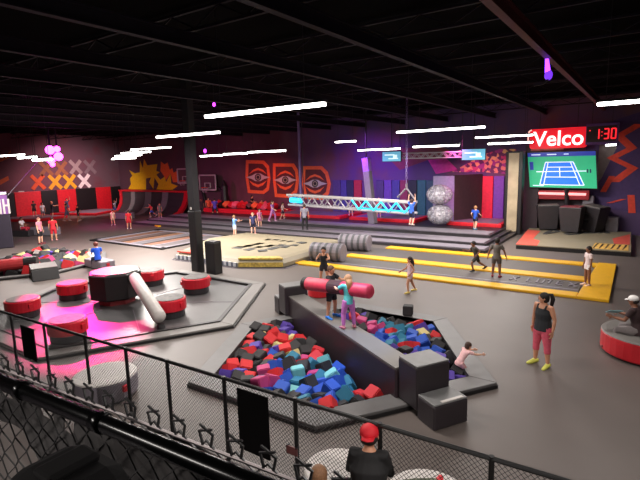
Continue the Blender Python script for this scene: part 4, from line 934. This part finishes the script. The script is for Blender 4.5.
# ------------------------------------------------------------------ people
DEFER = []
V = lambda *a: Vector(a)
def ringpts(c, rx, ry, up, side, n=12):
    up = up.normalized(); side = (side-up*side.dot(up)).normalized(); fw = up.cross(side)
    return [c+side*rx*math.cos(2*PI*i/n)+fw*ry*math.sin(2*PI*i/n) for i in range(n)]
POSES = {
 'stand': dict(arms=[((-.22, .05, -1), (-.08, .18, -1)), ((.22, .05, -1), (.08, .18, -1))], legs=[((-.1, .03, -1), (-.04, -.04, -1)), ((.1, .03, -1), (.04, -.04, -1))]),
 'stride': dict(arms=[((-.3, -.5, -1), (-.1, .7, -.7)), ((.3, .45, -1), (.0, .8, -.4))], legs=[((-.16, .42, -1), (-.05, -.08, -1)), ((.16, -.32, -1), (.08, -.5, -1))]),
 'run': dict(lean=.25, arms=[((-.3, -.8, -.7), (-.1, .6, -.6)), ((.3, .6, -.8), (-.1, .9, .2))], legs=[((-.05, .75, -.8), (0, -.25, -1)), ((.05, -.55, -.9), (0, -.9, -.55))]),
 'hips': dict(arms=[((-.5, -.12, -1), (.25, .45, -.55)), ((.5, -.12, -1), (-.25, .45, -.55))], legs=[((-.14, .02, -1), (-.06, -.03, -1)), ((.14, .02, -1), (.06, -.03, -1))]),
 'reach': dict(arms=[((-.35, .7, -.5), (.1, 1, .15)), ((.35, .7, -.5), (-.1, 1, .15))], legs=[((-.16, .1, -1), (-.06, -.1, -1)), ((.16, .0, -1), (.06, -.1, -1))]),
 'up': dict(arms=[((-.5, .3, .8), (.1, .2, 1)), ((.3, .1, -1), (.1, .5, -.8))], legs=[((-.14, .1, -1), (-.04, -.1, -1)), ((.14, -.1, -1), (.06, -.2, -1))]),
 'sit': dict(arms=[((-.25, .25, -1), (.15, .9, -.2)), ((.25, .25, -1), (-.15, .9, -.2))], legs=[((-.2, 1, -.06), (-.03, .12, -1)), ((.2, 1, -.06), (.03, .12, -1))]),
 'hang': dict(arms=[((-.25, .1, 1), (.05, .05, 1)), ((.25, .1, 1), (-.05, .05, 1))], legs=[((-.1, .3, -1), (-.03, -.3, -1)), ((.1, .1, -1), (.03, -.5, -1))]),
 'climb': dict(lean=1.05, arms=[((-.3, .9, -.35), (0, 1, -.15)), ((.3, .9, -.35), (0, 1, -.15))], legs=[((-.16, .2, -1), (-.05, -.8, -.6)), ((.2, .7, -.7), (.05, -.6, -.8))]),
}
SKIN = {'light': (226, 172, 146), 'tan': (196, 138, 108), 'brown': (134, 88, 66), 'dark': (92, 60, 48)}
def person(label, loc, h, face, pose='stand', top=('tee', (60, 60, 60)), bottom=(.55, (40, 40, 46)), shoes=(230, 230, 230), skin='tan', hair=('short', (40, 28, 22)), seat=None, lean=None, girth=1.0, head_yaw=0, head_pitch=0, vox=.02, child=True, P=None, group=None, raise_z=0, no_legs=False):
    ps = dict(POSES[pose]);
    if P: ps.update(P)
    ln_ = ps.get('lean', 0) if lean is None else lean
    hh = h/6.2 if child else h/7.3
    S = Matrix.Rotation(-ln_, 3, 'X')          # torso tilt about x: forward = +y
    hz = .52*h
    side = V(1, 0, 0)
    tl = .30*h                                   # hip to shoulder
    hip = V(0, 0, 0)
    def T(x, y, z): return hip+S @ V(x, y, z)
    g = girth
    sh = [T(-.112*h*(.92 if child else 1), 0, tl*.97), T(.112*h*(.92 if child else 1), 0, tl*.97)]
    hj = [V(-.052*h, 0, -.005*h), V(.052*h, 0, -.005*h)]
    ua, fa, th, sn = .165*h, .15*h, .24*h, .235*h
    arms = []; legs = []
    for i in (0, 1):
        u, f = V(*ps['arms'][i][0]).normalized(), V(*ps['arms'][i][1]).normalized()
        e = sh[i]+u*ua; w = e+f*fa; arms.append((sh[i], e, w, f))
        u, f = V(*ps['legs'][i][0]).normalized(), V(*ps['legs'][i][1]).normalized()
        k = hj[i]+u*th; a = k+f*sn; legs.append((hj[i], k, a, f))
    zmin = min(l[2].z for l in legs)-.042*h
    base_z = (seat+.075*h if seat is not None else -zmin)+raise_z
    hip_off = V(0, 0, base_z)
    body = MB(); upv = S @ V(0, 0, 1)
    prof = [(-.075, .075, .06), (-.03, .092*g, .07*g), (.04, .09*g, .066*g), (.11, .078*g, .057*g), (.19, .09*g, .063*g), (.25, .1, .062), (.285, .088, .05), (.315, .05, .04), (.335, .034, .034)]
    if child: prof = [(a, b*.95, c) for a, b, c in prof]
    body.loft([ringpts(T(0, 0, z*h), rx*h, ry*h, upv, side, 14) for z, rx, ry in prof])
    neck = T(0, .005*h, .32*h); HR_ = Matrix.Rotation(head_yaw, 3, 'Z') @ Matrix.Rotation(-ln_*.45-head_pitch, 3, 'X')
    hc = T(0, .012*h, .335*h)+HR_ @ V(0, 0, .44*hh)
    body.tube([neck-upv*.03*h, hc], [.036*h, .033*h], 10)
    body.ell(hc+HR_ @ V(0, -.02*hh, .06*hh), (.375*hh, .44*hh, .44*hh), HR_, 16, 12)
    body.ell(hc+HR_ @ V(0, .09*hh, -.2*hh), (.27*hh, .3*hh, .3*hh), HR_, 14, 10)
    body.tube([hc+HR_ @ V(0, .37*hh, .1*hh), hc+HR_ @ V(0, .47*hh, -.06*hh), hc+HR_ @ V(0, .38*hh, -.1*hh)], [.035*hh, .06*hh, .05*hh], 8)
    for s_ in (-1, 1): body.ell(hc+HR_ @ V(.375*hh*s_, -.02*hh, -.0*hh), (.04*hh, .08*hh, .12*hh), HR_, 8, 6)
    for i, (a, e, w, f) in enumerate(arms):
        body.tube([a+(T(0, 0, tl*.9)-a)*.3, a, a+(e-a)*.5, e, e+(w-e)*.35, w], [.035*h, .034*h, .029*h*g**.5, .023*h, .024*h, .016*h], 10)
    for i, (a, k, n, f) in enumerate(legs):
        if no_legs: continue
        body.tube([a+V(0, 0, .02*h), a+(k-a)*.25, k, k+(n-k)*.3, n], [.055*h*g**.5, .056*h*g**.5, .037*h, .037*h, .021*h], 12)
        ft_ = V(f.x*.2, 1, -.12 if seat is None and f.y > -.5 else -.5*min(1, -f.y+.2) if f.y < 0 else -.1).normalized()
        if abs(f.z) > .85: ft_ = V(math.copysign(.2, a.x), 1, -.08).normalized()
        body.tube([n-ft_*.03*h-V(0, 0, .018*h), n+V(0, 0, -.012*h)+ft_*.01*h, n+ft_*.07*h+V(0, 0, -.026*h), n+ft_*.105*h+V(0, 0, -.03*h)], [.022*h, .026*h, .02*h, .012*h], 10)
    root = None
    sk = mat('skin_'+skin, SKIN[skin], .55, var=.05)
    body_o = body.build('person', [sk, mat('eye_dark', (30, 22, 20), .3), mat('lips', (150, 70, 66), .5)])
    tag(body_o, label, 'person', group)
    body_o.location = V(loc[0], loc[1], (loc[2] if len(loc) > 2 else 0))+hip_off
    body_o.rotation_euler.z = math.atan2(face[1], face[0])-PI/2
    # hands: palm, four fingers and a thumb; eyes and mouth
    ex = MB()
    for i, (a, e, w, f) in enumerate(arms):
        sx = -1 if i == 0 else 1
        inner = V(-sx, 0, 0); inner = (inner-f*inner.dot(f)); inner = inner.normalized() if inner.length > .1 else V(0, 0, 1)
        wd = f.cross(inner).normalized()
        if wd.y < 0: wd = -wd
        hl = .1*h; M = Matrix((wd, f, inner)).transposed()
        ex.ell(w+f*hl*.28, (hl*.24, hl*.36, hl*.11), M, 10, 7)
        for q in range(4):
            o = wd*(hl*.16*(1-q*.66)); ll = hl*(.42, .48, .45, .34)[q]
            r0 = w+f*hl*.5+o; ex.tube([r0-f*hl*.1, r0+f*ll*.45+inner*ll*.08, r0+f*ll*.78+inner*ll*.3, r0+f*ll*.92+inner*ll*.55], [hl*.075, hl*.07, hl*.062, hl*.045], 6)
        r0 = w+f*hl*.12+wd*hl*.18; ex.tube([r0, r0+wd*hl*.17+f*hl*.16+inner*hl*.08, r0+wd*hl*.2+f*hl*.36+inner*hl*.16], [hl*.085, hl*.075, hl*.055], 6)
    ex.cur = 1
    for s_ in (-1, 1): ex.ell(hc+HR_ @ V(.155*hh*s_, .375*hh, .03*hh), (.06*hh, .035*hh, .035*hh), HR_, 8, 6)
    for s_ in (-1, 1): ex.tube([hc+HR_ @ V(.08*hh*s_, .415*hh, .12*hh), hc+HR_ @ V(.24*hh*s_, .365*hh, .12*hh)], .018*hh, 5)
    ex.cur = 2; ex.ell(hc+HR_ @ V(0, .365*hh, -.225*hh), (.11*hh, .035*hh, .028*hh), HR_, 8, 6)
    DEFER.append((body_o, vox*.62, ex))
    def cloth(name, mb, col, v=vox*.75, rough=.8):
        o = mb.build(name, mat('cloth_%d_%d_%d' % tuple(col), col, rough, var=.1, scale=20), body_o); DEFER.append((o, v, None)); return o
    # top
    style, tc = top; mb = MB(); o_ = .011*h
    z0 = {'tee': -.05, 'long': -.06, 'tank': -.03, 'dress': -.16}[style]
    tp = [(z0, .1*g, .078*g), (-.01, .098*g, .076*g), (.05, .094*g, .071*g), (.11, .084*g, .063*g), (.19, .094*g, .068*g), (.25, .104, .067)]
    if style == 'dress': tp[0] = (z0, .14, .115)
    if style == 'tank': tp += [(.265, .085, .06)]
    else: tp += [(.29, .096, .056), (.312, .056, .046)]
    if child: tp = [(a, b*.95, c) for a, b, c in tp]
    mb.loft([ringpts(T(0, 0, z*h), rx*h+.002*h, ry*h+.002*h, upv, side, 14) for z, rx, ry in tp])
    if style == 'tank':
        for s_ in (-1, 1): mb.tube([T(.055*h*s_, .058*h, .25*h), T(.062*h*s_, .03*h, .302*h), T(.06*h*s_, -.035*h, .29*h), T(.05*h*s_, -.06*h, .24*h)], .014*h, 6)
    else:
        for (a, e, w, f) in arms:
            c0 = a+(T(0, 0, tl*.88)-a)*.35
            if style == 'long': mb.tube([c0, a, a+(e-a)*.5, e, e+(w-e)*.5, e+(w-e)*.93], [.042*h, .042*h, .037*h, .032*h, .031*h, .025*h], 10)
            else: mb.tube([c0, a, a+(e-a)*.62], [.042*h, .043*h, .042*h], 10)
    cloth('top', mb, tc)
    fr, bc = bottom; mb = MB()
    bp = [(-.085, .08, .066), (-.04, .098*g, .076*g), (.03, .096*g, .073*g), (.055, .094*g, .071*g)]
    if child: bp = [(a, b*.95, c) for a, b, c in bp]
    if not no_legs:
        mb.loft([ringpts(T(0, 0, z*h), rx*h-.001*h, ry*h-.001*h, upv, side, 14) for z, rx, ry in bp])
        for (a, k, n, f) in legs:
            L1 = [a+V(0, 0, .02*h), a+(k-a)*.25]; R1 = [.062*h*g**.5, .064*h*g**.5]
            if fr <= 1: L1.append(a+(k-a)*max(fr, .3)); R1.append((.064-.018*fr)*h*g**.5)
            else: L1 += [k, k+(n-k)*min(.3, fr-1), k+(n-k)*(fr-1)]; R1 += [.044*h, .043*h, .043*h-(fr-1)*.013*h]
            mb.tube(L1, R1, 12)
        cloth('shorts' if fr <= 1 else 'trousers', mb, bc)
        if shoes:
            for (a, k, n, f) in legs:
                ft_ = V(f.x*.2, 1, -.5*min(1, -f.y+.2) if f.y < 0 else -.1).normalized()
                if abs(f.z) > .85: ft_ = V(math.copysign(.2, a.x), 1, -.08).normalized()
                mb = MB(); mb.tube([n-ft_*.04*h-V(0, 0, .02*h), n+ft_*.0*h-V(0, 0, .006*h), n+ft_*.06*h+V(0, 0, -.02*h), n+ft_*.115*h+V(0, 0, -.027*h), n+ft_*.125*h+V(0, 0, -.03*h)], [.026*h, .032*h, .028*h, .02*h, .012*h], 10)
                sh_o = mb.build('shoe', mat('cloth_%d_%d_%d' % tuple(shoes), shoes, .6), body_o, smooth=True)
    # hair / headwear
    kind, hcol = hair; HM = mat('hair_%d_%d_%d' % tuple(hcol), hcol, .7, var=.25, scale=60)
    mb = MB()
    if kind == 'cap':
        mb.ell(hc+HR_ @ V(0, -.03*hh, .2*hh), (.42*hh, .47*hh, .36*hh), HR_, 14, 8)
        fx = -1 if ps.get('backcap') else 1
        mb.loft([[hc+HR_ @ V(x*hh, y*hh*fx, z*hh) for x, y, z in ((-.3, .3, zz), (.3, .3, zz), (.24, .66, zz-.05), (0, .74, zz-.06), (-.24, .66, zz-.05))] for zz in (.13, .17)])
        mb.build('cap', mat('cloth_%d_%d_%d' % tuple(hcol), hcol, .7), body_o, smooth=True)
        mb = MB(); mb.ell(hc+HR_ @ V(0, -.14*hh, -.02*hh), (.39*hh, .36*hh, .3*hh), HR_, 12, 8); mb.build('hair', mat('hair_dark', (36, 26, 22), .7), body_o, smooth=True)
    else:
        mb.ell(hc+HR_ @ V(0, -.06*hh, .14*hh), (.42*hh, .455*hh, .43*hh), HR_, 14, 10)
        if kind == 'long' or kind == 'pony' or kind == 'bob':
            mb.ell(hc+HR_ @ V(0, -.16*hh, -.04*hh), (.4*hh, .36*hh, .45*hh), HR_, 12, 8)
        else: mb.ell(hc+HR_ @ V(0, -.17*hh, 0), (.385*hh, .33*hh, .32*hh), HR_, 12, 8)
        if kind == 'long': mb.tube([hc+HR_ @ V(0, -.3*hh, .1*hh), hc+HR_ @ V(0, -.42*hh, -.4*hh), hc+HR_ @ V(0, -.44*hh, -1.0*hh), hc+HR_ @ V(0, -.4*hh, -1.3*hh)], [.33*hh, .36*hh, .3*hh, .12*hh], 10)
        if kind == 'pony':
            mb.tube([hc+HR_ @ V(0, -.4*hh, .36*hh), hc+HR_ @ V(0, -.66*hh, .36*hh), hc+HR_ @ V(0, -.8*hh, -.1*hh), hc+HR_ @ V(.05*hh, -.72*hh, -.7*hh), hc+HR_ @ V(.05*hh, -.66*hh, -.95*hh)], [.1*hh, .17*hh, .2*hh, .15*hh, .04*hh], 10)
        mb.build('hair', HM, body_o, smooth=True); 
    return body_o

CAMV = lambda p: (-p.x, -p.y)                    # towards the viewer
def turn(v, deg): a = math.radians(deg); return (v[0]*math.cos(a)-v[1]*math.sin(a), v[0]*math.sin(a)+v[1]*math.cos(a))
def at(px, py, z=0): return G(px, py, z)
def fac(p, deg): return turn(CAMV(p), deg)       # 0 faces the viewer, -90 faces image left, 90 image right, 180 away
# near figures
p = at(541, 365); wo = person('woman in a black tank top and pink leggings looking left on the open floor', p, 1.66, fac(p, -40), 'hips', ('tank', (34, 36, 40)), (1.38, (206, 84, 104)), (214, 214, 96), 'tan', ('pony', (24, 18, 18)), girth=1.22, child=False, vox=.016, head_yaw=-.7, P=dict(arms=[((-.3, -.1, -1), (-.05, .25, -1)), ((.34, -.18, -1), (.05, .1, -1))]))
pM = G(371, 432, 1.38); person('person in black with a red cap seated with back to the viewer behind the fence', V(pM.x-.02, pM.y-.05, 0), 1.75, fac(pM, 172), 'sit', ('long', (20, 19, 21)), (1.95, (96, 100, 82)), (200, 30, 44), 'tan', ('cap', (206, 24, 40)), seat=.43, girth=1.5, child=True, vox=.018, lean=.22, P=dict(backcap=1, legs=[((-.3, 1, -.06), (-.03, .3, -1)), ((1.0, .55, .22), (.95, .55, -.12))]))
p = G(319, 478, 1.22); person('seated person at the bottom edge, only the top of the brown hair showing', V(p.x, p.y, 0), 1.62, fac(p, 180), 'sit', ('tee', (60, 50, 50)), (1.9, (50, 50, 60)), (60, 60, 60), 'light', ('bob', (120, 84, 56)), seat=.42, lean=.15, child=False)
p = Vector((.05, 12.45, 0)); person('person in a white cap and dark top sitting on the red bench with a tablet', p, 1.7, turn((-1, -.2), -25), 'sit', ('tee', (52, 34, 36)), (1.95, (120, 112, 112)), (30, 30, 32), 'brown', ('cap', (226, 222, 220)), seat=.48, child=False, vox=.018, lean=.22, girth=1.15, P=dict(arms=[((-.2, .5, -1), (.1, 1, .1)), ((.2, .5, -1), (-.1, 1, .1))]))
tb = AY(614.5, 311.5, 12.4); t = thing('tablet', 'pale teal backed tablet held by the person in the white cap', 'tablet', tuple(tb), .5); t.rotation_euler = (-.5, .1, .6); MB().box((0, 0, 0), (.3, .21, .014)).build('casing', mat('tablet_teal', (120, 170, 180), .4), t, bevel=.005); MB().box((0, 0, .008), (.26, .17, .004)).build('screen', mat('tablet_screen', (150, 190, 200), .2), t)
# beam players
bz = BTOP+.03
def onbeam(px, py): p = G(px, py, bz); d = (p-BA).dot(BD); q = BA+BD*d; return V(q.x, q.y, bz)
kb = onbeam(328, 318); kg = onbeam(350, 328)
kb = kb-BD*.0; b_o = person('boy in black with bright blue shoes on the balance beam gripping the jousting pole', kb, 1.3, fac(kb, 55), 'reach', ('tee', (30, 30, 36)), (.75, (26, 26, 32)), (30, 120, 220), 'tan', ('short', (84, 58, 40)), vox=.014)
g_o = person('girl in a turquoise shirt and lilac leggings on the balance beam, back to the viewer', kg, 1.26, fac(kg, 205), 'reach', ('tee', (96, 200, 206)), (1.9, (196, 112, 190)), (190, 110, 130), 'light', ('long', (190, 140, 96)), vox=.014, head_pitch=-.1)
pa = G(303, 283, bz+.8); pj = onbeam(338, 324); A = AY(307, 283.5, pj.y+.18); B = AY(371, 291.5, pj.y-.22)
t = thing('jousting_pole', 'thick pink red padded jousting pole held across the beam by the two children', 'pole', tuple((A+B)/2)); c0 = (A+B)/2
MB().tube([A-c0, A-c0+(B-A)*.02, (B-c0)-(B-A)*.02, B-c0], [.12, .165, .165, .12], 18).build('padding', mat('pole_red', (204, 56, 84), .5), t, smooth=True)
MB().tube([A-c0-(B-A)*.035, A-c0+(B-A)*.03], .168, 18).build('end_band', BLACK, t); MB().tube([A-c0+(B-A)*.4, A-c0+(B-A)*.6], .168, 18).build('grip_band', mat('grip_dark', (70, 40, 50), .6), t)
p = at(315, 291); p = V(p.x-.2, p.y+.9, 0); person('child in a black tank top standing behind the red end of the jousting pole', p, 1.42, fac(p, -10), 'reach', ('tank', (26, 26, 30)), (.6, (40, 34, 40)), (220, 220, 220), 'tan', ('bob', (40, 28, 24)))
p = G(459, 376, -.1); person('toddler in pale pink climbing out over the pit rim', V(p.x, p.y, -.3), 1.0, fac(p, 125), 'climb', ('tee', (240, 190, 190)), (1.7, (238, 184, 184)), None, 'light', ('bob', (64, 40, 30)), vox=.013, lean=.6, P=dict(legs=[((-.1, .1, -1), (0, -.3, -1)), ((.15, .6, -.8), (0, -.3, -1))]))
# floor and lane figures
p = at(410, 292.5); person('girl running in a pale pink top by the front lane pad', p, 1.27, fac(p, -75), 'stride', ('tank', (232, 200, 208)), (.45, (226, 200, 204)), (226, 200, 110), 'tan', ('long', (46, 30, 26)), vox=.015)
p = at(476, 271, .03); person('boy in dark clothes running left on the lane trampoline', p, 1.32, fac(p, -70), 'run', ('tee', (66, 62, 58)), (.8, (48, 46, 46)), (30, 30, 32), 'brown', ('short', (28, 20, 18)), vox=.015)
p = at(496, 277, .03); person('boy in a grey patterned shirt standing on the lane trampoline with his back turned', p, 1.5, fac(p, 170), 'stand', ('tee', (96, 90, 86)), (.7, (86, 80, 80)), (150, 50, 60), 'brown', ('short', (26, 20, 18)), vox=.015, P=dict(arms=[((-.5, .1, -1), (-.3, .2, -1)), ((.5, .1, -1), (.3, .2, -1))]))
p = at(587, 285.5, .08); person('girl in a white top and shorts at the yellow end pad', p, 1.36, fac(p, -60), 'stand', ('tee', (226, 206, 206)), (.4, (232, 226, 224)), (232, 200, 190), 'brown', ('bob', (30, 20, 18)), vox=.015)
p = at(305, 230, .28); person('adult in a grey shirt and black trousers standing on the grey steps', p, 1.66, fac(p, 170), 'stand', ('tee', (140, 136, 150)), (1.95, (26, 24, 28)), (30, 28, 30), 'tan', ('short', (60, 40, 34)), child=False)
p = at(235, 236.5, .0); person('child in a light blue shirt and white shorts beside the airbag', p, 1.35, fac(p, 120), 'reach', ('tee', (110, 156, 214)), (.7, (220, 216, 220)), (220, 160, 150), 'light', ('short', (150, 110, 80)))
p = at(253.5, 234, .17); person('child in a navy shirt and dark shorts on the steps behind the airbag', p, 1.35, fac(p, 20), 'stand', ('tee', (56, 56, 100)), (.8, (34, 32, 56)), (226, 160, 160), 'light', ('short', (160, 116, 90)))
p = at(260, 228, .18); person('child in pink partly hidden behind the one in navy', p, 1.3, fac(p, 40), 'stand', ('tee', (210, 130, 170)), (.6, (190, 120, 150)), (220, 150, 150), 'light', ('bob', (70, 44, 36)))
p = at(273, 221.5, DZ); person('person in a lilac shirt walking along the low pit by the eye letters', p, 1.5, fac(p, 60), 'stride', ('tee', (170, 110, 190)), (1.9, (190, 120, 180)), (200, 150, 180), 'light', ('long', (90, 56, 44)))
p = at(283, 219.5, DZ); person('child in a pale shirt beside the person in lilac', p, 1.3, fac(p, 100), 'stride', ('tee', (224, 190, 190)), (.7, (60, 40, 60)), (200, 150, 160), 'light', ('short', (60, 36, 30)))
q = V(-28.3, 30.9, .75); person('person in black seated high at the back of the low pit', q, 1.5, fac(q, 60), 'sit', ('tee', (28, 22, 26)), (1.9, (40, 26, 34)), (40, 30, 34), 'tan', ('short', (26, 18, 18)), seat=.25)
q = at(262, 219, .78); q.y = 30.3; q.x = AY(262, 215, 30.3).x; person('child in orange sitting in the low pit left of the lilac shirt', q, 1.2, fac(q, 20), 'sit', ('tee', (220, 110, 70)), (1.9, (120, 40, 50)), (60, 40, 40), 'tan', ('short', (40, 26, 24)), seat=.1)
p = at(475, 229.5, DZ); person('child in a blue shirt and dark shorts running toward the crimson wall pads', p, 1.4, fac(p, 150), 'stride', ('tee', (40, 84, 190)), (.7, (30, 34, 60)), (120, 170, 200), 'light', ('short', (170, 120, 80)))
q = AY(412, 202, 24.6); person('child in a blue shirt hanging from the right end of the lattice beam', V(q.x, 24.55, 0), 1.45, fac(q, 150), 'hang', ('tee', (60, 110, 220)), (.9, (40, 44, 80)), (220, 200, 190), 'light', ('short', (60, 40, 40)), raise_z=AY(413, 225, 24.6).z)
q = AY(350, 205, 29.5); person('small child on the trampoline behind the truss, left of the leaning post', V(q.x, 29.6, DZ+.24), 1.3, fac(q, 0), 'stand', ('tee', (90, 60, 110)), (.6, (60, 40, 70)), (200, 160, 160), 'light', ('short', (150, 100, 60)))
q = AY(378, 205, 29.5); person('small fair haired child behind the truss, right of the leaning post', V(q.x, 29.6, DZ+.24), 1.3, fac(q, 0), 'stand', ('tee', (190, 100, 70)), (.6, (60, 40, 70)), (200, 160, 160), 'light', ('short', (200, 140, 80)))
# basketball corner
p = at(215.5, 217.5); person('basketball player in a violet blue shirt under the hoop', p, 1.75, fac(p, 200), 'stride', ('tee', (84, 70, 190)), (.9, (34, 28, 44)), (230, 225, 225), 'tan', ('short', (34, 24, 22)), child=False)
p = at(209, 215.5); person('basketball player in an orange shirt', p, 1.65, fac(p, 20), 'stand', ('tee', (232, 96, 60)), (.9, (150, 40, 46)), (220, 200, 200), 'tan', ('short', (34, 24, 22)), child=False)
p = at(202, 216); person('dark clothed person beside the orange shirt player', p, 1.6, fac(p, -20), 'stand', ('tee', (50, 34, 38)), (.9, (40, 30, 34)), (190, 60, 60), 'brown', ('short', (24, 18, 18)), child=False)
p = at(197, 215); person('child in red just right of the padded column', p, 1.4, fac(p, 0), 'up', ('tee', (210, 40, 44)), (.9, (150, 30, 36)), (220, 200, 200), 'tan', ('short', (30, 22, 20)))
# left side figures
p = at(41, 244); person('person in a pink shirt and black shorts standing by the pale bench box', p, 1.66, fac(p, 60), 'stand', ('tee', (216, 130, 150)), (.95, (30, 26, 32)), (120, 40, 50), 'light', ('short', (150, 96, 84)), child=False)
p = at(54.5, 240.5); person('person dressed all in red standing by the pale bench box', p, 1.55, fac(p, 170), 'stand', ('tee', (206, 36, 50)), (.98, (190, 30, 46)), (220, 150, 150), 'tan', ('short', (60, 30, 28)), child=False)
q = at(23, 236); person('person in a white top and red trousers seated near the banner pillar', q, 1.6, fac(q, 60), 'sit', ('tee', (224, 216, 220)), (1.9, (180, 40, 60)), (60, 40, 50), 'brown', ('short', (26, 20, 20)), seat=.45, child=False)
t = thing('padded_bench', 'dark low bench under the seated white top person by the banner pillar', 'bench', (q.x, q.y, 0), .4); MB().box((0, -.05, .21), (1.6, .6, .42)).build('body', DARK, t, bevel=.04)
for px, py, h, tc, bc, ps, dg, hair, lab in ((35, 217, 1.4, (46, 34, 40), (40, 30, 36), 'stand', 20, (30, 22, 20), 'child in dark clothes at the left wall, leftmost of the row'), (43.5, 219, 1.5, (220, 212, 214), (110, 110, 120), 'stand', 30, (60, 36, 30), 'child in a white shirt at the left wall below the amber X mark'),
                                            (53, 218, 1.55, (40, 32, 44), (60, 44, 56), 'reach', 90, (190, 120, 90), 'child in black with fair hair playing at the left wall below the yellow X mark'), (67.5, 221, 1.55, (120, 116, 150), (110, 104, 130), 'stride', 70, (40, 28, 26), 'person in grey near the front of the left wall trampolines'),
                                            (79, 221, 1.4, (30, 26, 34), (60, 50, 66), 'stride', -60, (30, 22, 22), 'child in a black top right of the person in grey'), (68, 212, 1.4, (60, 60, 84), (80, 70, 100), 'up', 0, (40, 26, 26), 'child behind the person in grey, one arm up'),
                                            (115.5, 213, 1.35, (214, 214, 230), (70, 110, 200), 'up', 60, (120, 80, 60), 'child in a white shirt and blue shorts at the foot of the wall ramp'), (113.5, 225, 1.2, (200, 190, 150), (190, 170, 130), 'stand', 0, (60, 40, 34), 'small child in pale yellow in front of the pale ramp bench'),
                                            (129.5, 229, 1.4, (210, 34, 44), (190, 30, 44), 'stand', 170, (60, 36, 30), 'child in a red outfit walking toward the wall ramp'), (152, 213, 1.35, (214, 50, 60), (60, 80, 170), 'run', -80, (50, 32, 28), 'child in a red shirt and blue shorts on the wall ramp'),
                                            (160, 214, 1.3, (120, 112, 106), (110, 100, 96), 'stand', 30, (60, 40, 34), 'child in grey on the wall ramp near the column')):
    p = at(px, py)
    if p.x < -47: p = AX(px, py, -47); p.z = .24
    if 110 < px < 170 and p.y > 27.2: p = AY(px, py, 27.1); p.z = 0
    person(lab, p, h, fac(p, dg), ps, ('tee', tc), (.8, bc), (210, 190, 186), 'tan', ('short', hair), vox=.024)
q = G(91, 262, .42); person('child in a bright blue shirt sitting on the pale padded bench, back turned', V(q.x, q.y+.32, 0), 1.5, fac(q, 190), 'sit', ('tee', (26, 84, 214)), (1.9, (50, 50, 66)), (50, 50, 60), 'light', ('short', (110, 50, 40)), seat=.42, lean=.18)

# fuse every figure into one continuous skin (and every garment into one cloth)
for o, v, ex in DEFER:
    r = o.modifiers.new('fuse', 'REMESH'); r.mode = 'VOXEL'; r.voxel_size = v; r.use_smooth_shade = True
    s_ = o.modifiers.new('smooth', 'SMOOTH'); s_.factor = .5; s_.iterations = 2
bpy.context.view_layer.update(); dg = bpy.context.evaluated_depsgraph_get()
new = []
for o, v, ex in DEFER:
    new.append(bpy.data.meshes.new_from_object(o.evaluated_get(dg)))
for (o, v, ex), me in zip(DEFER, new):
    o.modifiers.clear(); ms = list(o.data.materials)
    if ex:
        bm = bmesh.new(); bm.from_mesh(me); n0 = len(bm.faces)
        vv = [bm.verts.new(p) for p in ex.v]
        for f, mi in zip(ex.f, ex.mi):
            try: nf = bm.faces.new([vv[i] for i in f]); nf.material_index = mi; nf.smooth = True
            except ValueError: pass
        bm.to_mesh(me); bm.free()
    me.materials.clear()
    for m_ in ms: me.materials.append(m_)
    o.data = me
